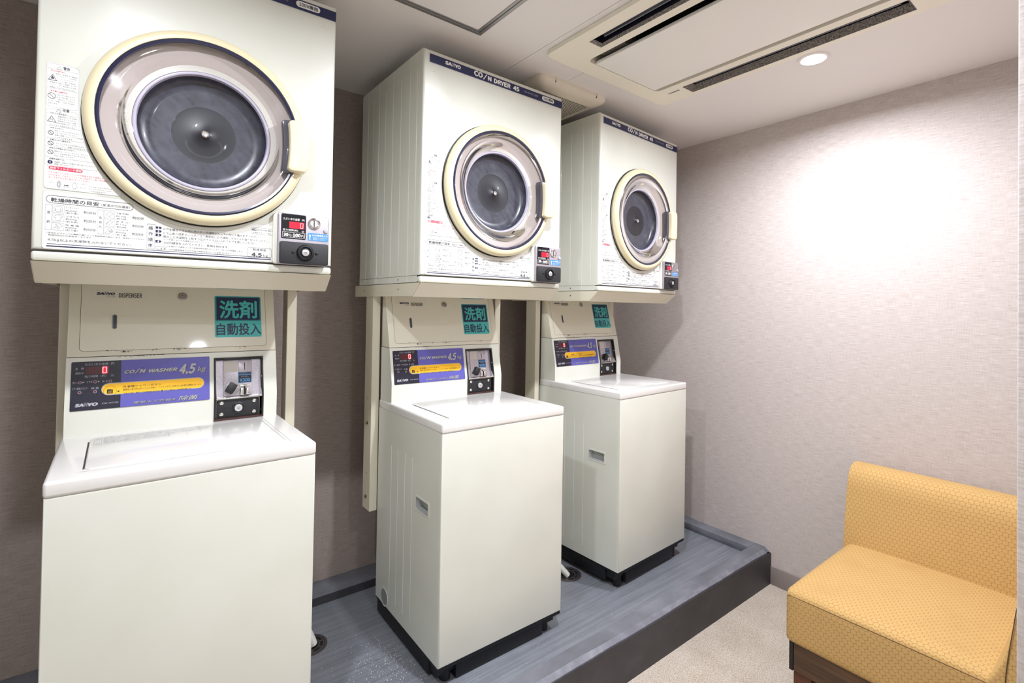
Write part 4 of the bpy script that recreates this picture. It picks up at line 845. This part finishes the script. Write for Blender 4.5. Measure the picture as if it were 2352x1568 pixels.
    w = q0+.0033; m = M(SLO); m.rrect(.3690, .4045, sl(-.3005), sl(-.2655), .003, w, 'blank_label'); m.add('blank_label', cn)
    m = M(SLO); m.box(.4243, .4262, sl(-.2965), sl(-.2730), q0+.002, q0+.0046, 'black_gloss'); m.text('100', .4330, .4440, sl(-.2800), sl(-.2690), q0+.0046, 'silver_plain', .0); m.add('coin_slot', cn)
    m = M(SLO); m.rbox(.4065, .4447, sl(-.3350), sl(-.3010), w-.0005, w, .002, 'price_blue', 0); m.rect(.4085, .4427, sl(-.3085), sl(-.3030), w+.0003, 'panel_black'); m.rect(.4085, .4427, sl(-.3335), sl(-.3115), w+.0003, 'panel_black')
    m.text('100円硬貨投入口', .4105, .4410, sl(-.3078), sl(-.3040), w+.0005, 'price_blue'); m.text('先に投入', .4150, .4365, sl(-.3175), sl(-.3130), w+.0005, GL); m.text('¥300', .4110, .4405, sl(-.3318), sl(-.3205), w+.0006, 'price_blue', .025); m.add('price_label', cn, label='blue price label')
    # turning knob
    kf = Frame(SLO.p(.3855, sl(-.3490), 0), SLO.u*math.cos(-.55)+SLO.v*math.sin(-.55), -SLO.u*math.sin(-.55)+SLO.v*math.cos(-.55), SLO.n)
    m = M(SLO); m.cyl(.3900, sl(-.3500), .0195, q0+.002, q0+.0048, 'silver_plain', 28, .001); m.add('knob_base', cn)
    m = M(kf); m.prism([(-.0105, -.0155), (.0105, -.0155), (.0115, .0), (.0105, .0155), (-.0105, .0155), (-.0115, 0)], q0+.004, .014, 'black_plastic', .0012, 2, False, 30); m.box(-.0006, .0006, -.012, .012, .0138, .0146, 'black_grain'); m.add('knob', cn)
    m = M(SLO); m.rbox(.4115, .4400, sl(-.3455), sl(-.3395), q0+.002, q0+.006, .001, 'chrome', .0005); m.add('slot_guide', cn)
    for u in (.4160, .4320):
        m = M(SLO); m.prism([(u-.0060, sl(-.3715)), (u+.0055, sl(-.3715)), (u+.0055, sl(-.3490)), (u-.0050, sl(-.3490))], q0+.001, q0+.011, 'chrome', .003, 3, False, 30); m.add('return_lip', cn)
    m = M(SLO); m.box(.4222, .4262, sl(-.3710), sl(-.3440), q0+.0005, q0+.0050, 'black_gloss'); m.add('return_slot', cn)
    m = M(); bl = BB; yz_prism(m, [(BB-.0045, -.3795), (BB-.0045, -.3760), (BB+.020, -.3745), (BB+.020, -.3795)], A0+t_, A1-t_, 'chrome', .0008)
    for u in (A0+t_, A1-t_-.0015): yz_prism(m, [(BB-.0045, -.3780), (BB+.012, -.3550), (BB+.020, -.3550), (BB+.020, -.3780)], u, u+.0015, 'chrome')
    m.add('ledge', cn, label='bright metal ledge')
    m = M(VER); m.rbox(A0+t_+.0010, A1-t_-.0045, -.4395, -.3815, -.028, -.0062, .005, 'chrome', .0006); m.rbox(A0+t_+.0022, A1-t_-.0060, -.4385, -.3825, -.010, -.0050, .005, 'black_grain', .001); lp = m.add('lock_plate', cn, label='black lock plate')
    for u in (.3612, .4510):
        for z in (-.3925, -.4268):
            m = M(VER); m.lathe(u, z, [(.0058, -.0052), (.0055, -.0038), (.0035, -.0026), (.0001, -.0022)], 'chrome', 18); m.add('rivet', cn)
    m = M(VER); m.lathe(.4068, -.4110, [(.0180, -.0052), (.0180, -.0040), (.0160, -.0030), (.0115, -.0045), (.0112, -.0045)], 'black_plastic', 36); m.lathe(.4068, -.4110, [(.0112, -.0050), (.0106, -.0006), (.0098, .0), (.0001, .0)], 'lock_white', 30)
    m.outline(m.circ(.4068, -.4110, .0046, 16), .0005, .0003, 'grey_print'); m.box(.4040, .4096, -.4118, -.4103, -.0002, .0005, 'black_gloss'); m.add('lock', cn)
    for b, z in ((.401, -.318), (.402, -.425)):
        M(Frame((A1-t_, 0, 0), (0, 1, 0), (0, 0, 1), (-1, 0, 0))).cyl(b+.006, z, .0028, -.0002, .0008, 'chrome', 10).add('rivet', cn)
    M(Frame((A0+t_, 0, 0), (0, 1, 0), (0, 0, 1), (1, 0, 0))).cyl(.404, -.318, .0028, -.0002, .0008, 'chrome', 10).add('rivet', cn)
    # drain hose
    pts = []; P0, P1, P2, P3 = Vector((.40, .33, BZ-.022)), Vector((.50, .31, BZ-.022)), Vector((.585, .30, BZ-.02)), Vector((.625, .293, ZP-.004))
    for k in range(90):
        q = k/89; pts.append(P0*(1-q)**3+P1*3*q*(1-q)**2+P2*3*q*q*(1-q)+P3*q**3)
    return w_
wash0 = build_washer()
WL = ['coin washing machine nearest the camera, its base below the frame', 'middle of the three coin washing machines, whole side and feet visible', 'farthest coin washing machine, next to the right wall']
for i, (x, dz, a, wx, wy, wz, wa) in enumerate(STK):
    o = wash0 if i == 0 else copy_tree(wash0)
    o.location = (x+wx, wy, wz); o.rotation_euler = (0, 0, wa); tag(o, WL[i], 'washing machine', 'coin washing machines on the plinth')

# ---------------------------------------------------------------- floor drains and hoses
def drain(x, y, r, label, hose=True):
    d = tag(empty('floor_drain', (x, y, ZP)), label, 'drain', 'floor drains in the plinth'); Fz = Frame((0, 0, 0), (1, 0, 0), (0, 1, 0), (0, 0, 1))
    m = M(Fz); m.lathe(0, 0, [(r, 0), (r, .002), (r*.93, .0035), (r*.86, .003), (r*.85, .0012)], 'drain_metal', 48); m.add('outer_ring', d)
    m = M(Fz); m.lathe(0, 0, [(r*.85, .0010), (r*.80, .0018), (r*.52, .0022), (r*.50, .0005)], 'drain_metal', 48); m.lathe(0, 0, [(r*.50, .0006), (.0001, .0005)], 'drain_black', 32)
    for k in range(8):
        a0 = k*45+6; a1 = a0+32
        o = m.circ(0, 0, r*.755, 8, a0, a1)+m.circ(0, 0, r*.61, 8, a0, a1)[::-1]; m.flat(o, .0024, 'drain_black')
    m.add('slotted_grate', d)
def hose(label, pts, r=.0135):
    m = M(WORLD); P = [Vector(p) for p in pts]; out = []
    n = 150
    for k in range(n):
        q = k/(n-1); out.append(P[0]*(1-q)**3+P[1]*3*q*(1-q)**2+P[2]*3*q*q*(1-q)+P[3]*q**3)
    m.tube(out, r, 'hose', 14, .16)
    tag(m.add('drain_hose', loc=tuple(P[0])), label, 'hose', 'ribbed drain hoses')
drain(.698, .338, .060, 'round slotted drain behind the nearest washing machine')
drain(.706, .497, .038, 'small round drain near the back kerb, mostly hidden')
drain(1.763, .142, .063, 'round slotted drain between the middle and farthest washing machines')
hose('white ribbed hose running into the drain by the nearest washing machine', [(.5655, .300, -1.10), (.62, .31, -1.10), (.68, .335, -1.19), (.710, .328, ZP+.004)])
hose('white ribbed hose running into the drain beside the middle washing machine', [(1.484, .26, -1.10), (1.58, .25, -1.10), (1.68, .165, -1.18), (1.752, .128, ZP+.004)])
rg = random.Random(21); m = M(WORLD)
def grain(x, y, s):
    a = rg.uniform(0, 3); c, s_ = math.cos(a)*s, math.sin(a)*s
    m.raw([(x-c, y-s_, ZP), (x+s_, y-c, ZP), (x+c, y+s_, ZP), (x-s_, y+c, ZP), (x, y, ZP+s*.9)], [(0, 1, 4), (1, 2, 4), (2, 3, 4), (3, 0, 4)], 'powder')
for k in range(420):
    x, y = rg.gauss(.875, .07), rg.gauss(.075, .075)
    if x < .955-(.0 if y < -.12 else 0) and y > -.24: grain(x, y, rg.uniform(.0005, .0016))
for k in range(150): grain(rg.uniform(.70, .95), rg.uniform(-.2, .35), rg.uniform(.0004, .0012))
for k in range(90): grain(rg.uniform(.8, 2.1), rg.uniform(-.24, -.13), rg.uniform(.0004, .0012))
m_o = m.add('detergent_powder', kind='stuff'); tag(m_o, 'white grains of spilled washing powder on the grey plinth', 'powder')

# ---------------------------------------------------------------- sofa
X0, Y1, Y0 = 1.925, -.722, -1.260
so = tag(empty('sofa', (2.3, -1.05, ZF)), 'low mustard yellow sofa with embossed dot fabric against the right wall', 'sofa')
SF = Frame((-2.3, 1.05, -ZF), (1, 0, 0), (0, 1, 0), (0, 0, 1))
def soft_box(x0, x1, y0, y1, z0_, z1_, bev, nx=14, ny=14, puff=.012, seg=4):
    m = M(SF); bm = bmesh.new(); bmesh.ops.create_cube(bm, size=1)
    for v in bm.verts: v.co = Vector(((x0+x1)/2+v.co.x*(x1-x0), (y0+y1)/2+v.co.y*(y1-y0), (z0_+z1_)/2+v.co.z*(z1_-z0_)))
    bmesh.ops.subdivide_edges(bm, edges=bm.edges[:], cuts=nx, use_grid_fill=True)
    cx_, cy_, cz_ = (x0+x1)/2, (y0+y1)/2, (z0_+z1_)/2; hx, hy, hz = (x1-x0)/2, (y1-y0)/2, (z1_-z0_)/2
    for v in bm.verts:
        d = v.co-Vector((cx_, cy_, cz_))
        # round the box: pull into a rounded box of radius bev
        q = Vector((max(-hx+bev, min(hx-bev, d.x)), max(-hy+bev, min(hy-bev, d.y)), max(-hz+bev, min(hz-bev, d.z))))
        r_ = d-q
        if r_.length > 1e-9: d = q+r_.normalized()*min(bev, max(abs(r_.x), abs(r_.y), abs(r_.z)))
        fx, fy, fz = 1-(d.x/hx)**2, 1-(d.y/hy)**2, 1-(d.z/hz)**2
        if d.z > hz*.6: d.z += puff*max(fx, 0)**.5*max(fy, 0)**.5
        if d.x < -hx*.8: d.x -= puff*.4*max(fy, 0)**.5*max(fz, 0)**.5
        v.co = Vector((cx_, cy_, cz_))+d
    m._bm(bm, 'fabric'); return m
def fabric_prism(prof, y0, y1, bev):
    """profile in (x, z), extruded along y"""
    m = M(SF); f = Frame(SF.p(0, 0, 0), (1, 0, 0), (0, 0, 1), (0, -1, 0)); m.f = f
    m.prism(prof, -y1, -y0, 'fabric', bev, 4, False, 50); return m
def curve(pts, n=6):
    out = []; k = len(pts)
    for i in range(k-1):
        p0, p1, p2, p3 = (Vector(pts[max(i-1, 0)]), Vector(pts[i]), Vector(pts[i+1]), Vector(pts[min(i+2, k-1)]))
        for j in range(n):
            t_ = j/n; out.append(tuple(.5*((2*p1)+(-p0+p2)*t_+(2*p0-5*p1+4*p2-p3)*t_*t_+(-p0+3*p1-3*p2+p3)*t_**3)))
    return out+[tuple(pts[-1])]
soft_box(X0, 2.56, Y0, Y1, -1.183, -1.008, .022, 22).add('seat', so, uv=True, angle=60)
bp_ = curve([(2.455, -1.10), (2.470, -.98), (2.495, -.84), (2.510, -.765), (2.535, -.725), (2.575, -.709), (2.625, -.712), (2.658, -.735), (2.668, -.80), (2.668, -1.26)], 5)+[(2.455, -1.26)]
fabric_prism(bp_, -1.41, Y1+.010, .018).add('backrest', so, uv=True, angle=60)
# flared arm at the far right end
ap = [(-1.215, -1.26), (-1.215, -1.02), (-1.234, -.985), (-1.249, -.945), (-1.261, -.89), (-1.270, -.82), (-1.283, -.765), (-1.310, -.735), (-1.35, -.73), (-1.39, -.75), (-1.405, -.80), (-1.405, -1.26)]
m = M(SF); f = Frame(SF.p(0, 0, 0), (0, 1, 0), (0, 0, 1), (1, 0, 0)); m.f = f; apc = [ap[0]]+curve(ap[1:-1], 4)+[ap[-1]]
m.prism(apc[::-1], X0-.002, 2.60, 'fabric', .006, 2, False, 60); m.add('arm', so, uv=True, angle=60)
m = M(SF); m.tube([(X0-.004, y, z) for y, z in curve([(-1.256, -1.09), (-1.252, -1.03), (-1.253, -.985), (-1.258, -.93), (-1.265, -.87), (-1.274, -.80), (-1.290, -.755), (-1.32, -.735), (-1.36, -.735)], 4)], .0011, 'piping', 6); m.add('arm_piping', so)
m = M(SF); yy = [Y1-.012-i*(Y1-.012+1.252)/24 for i in range(25)]
m.tube([(X0+.0015-.004*max(0, 1-((y-(Y0+Y1)/2)/((Y1-Y0)/2))**2)**.5, y, -1.027+.004*max(0, 1-((y-(Y0+Y1)/2)/((Y1-Y0)/2))**2)**.5) for y in yy], .0009, 'piping', 6); m.add('seat_piping', so)
m = M(SF); m.box(X0+.012, 2.64, -1.405, Y1-.026, -1.272, -1.178, 'walnut', .001, 1); m.add('base_rail', so, label='walnut base rail')
m = M(SF); m.box(X0+.008, 2.64, Y1-.026, Y1-.014, -1.272, -1.178, 'base_black', .001, 1); m.add('end_board', so, label='black end board')
for x0, y0 in ((X0+.02, -.80), (X0+.02, -1.40), (2.56, -.80), (2.56, -1.40)):
    m = M(SF); m.box(x0, x0+.05, y0, y0+.055, ZF, -1.271, 'leg_wood', .003); m.add('leg', so)
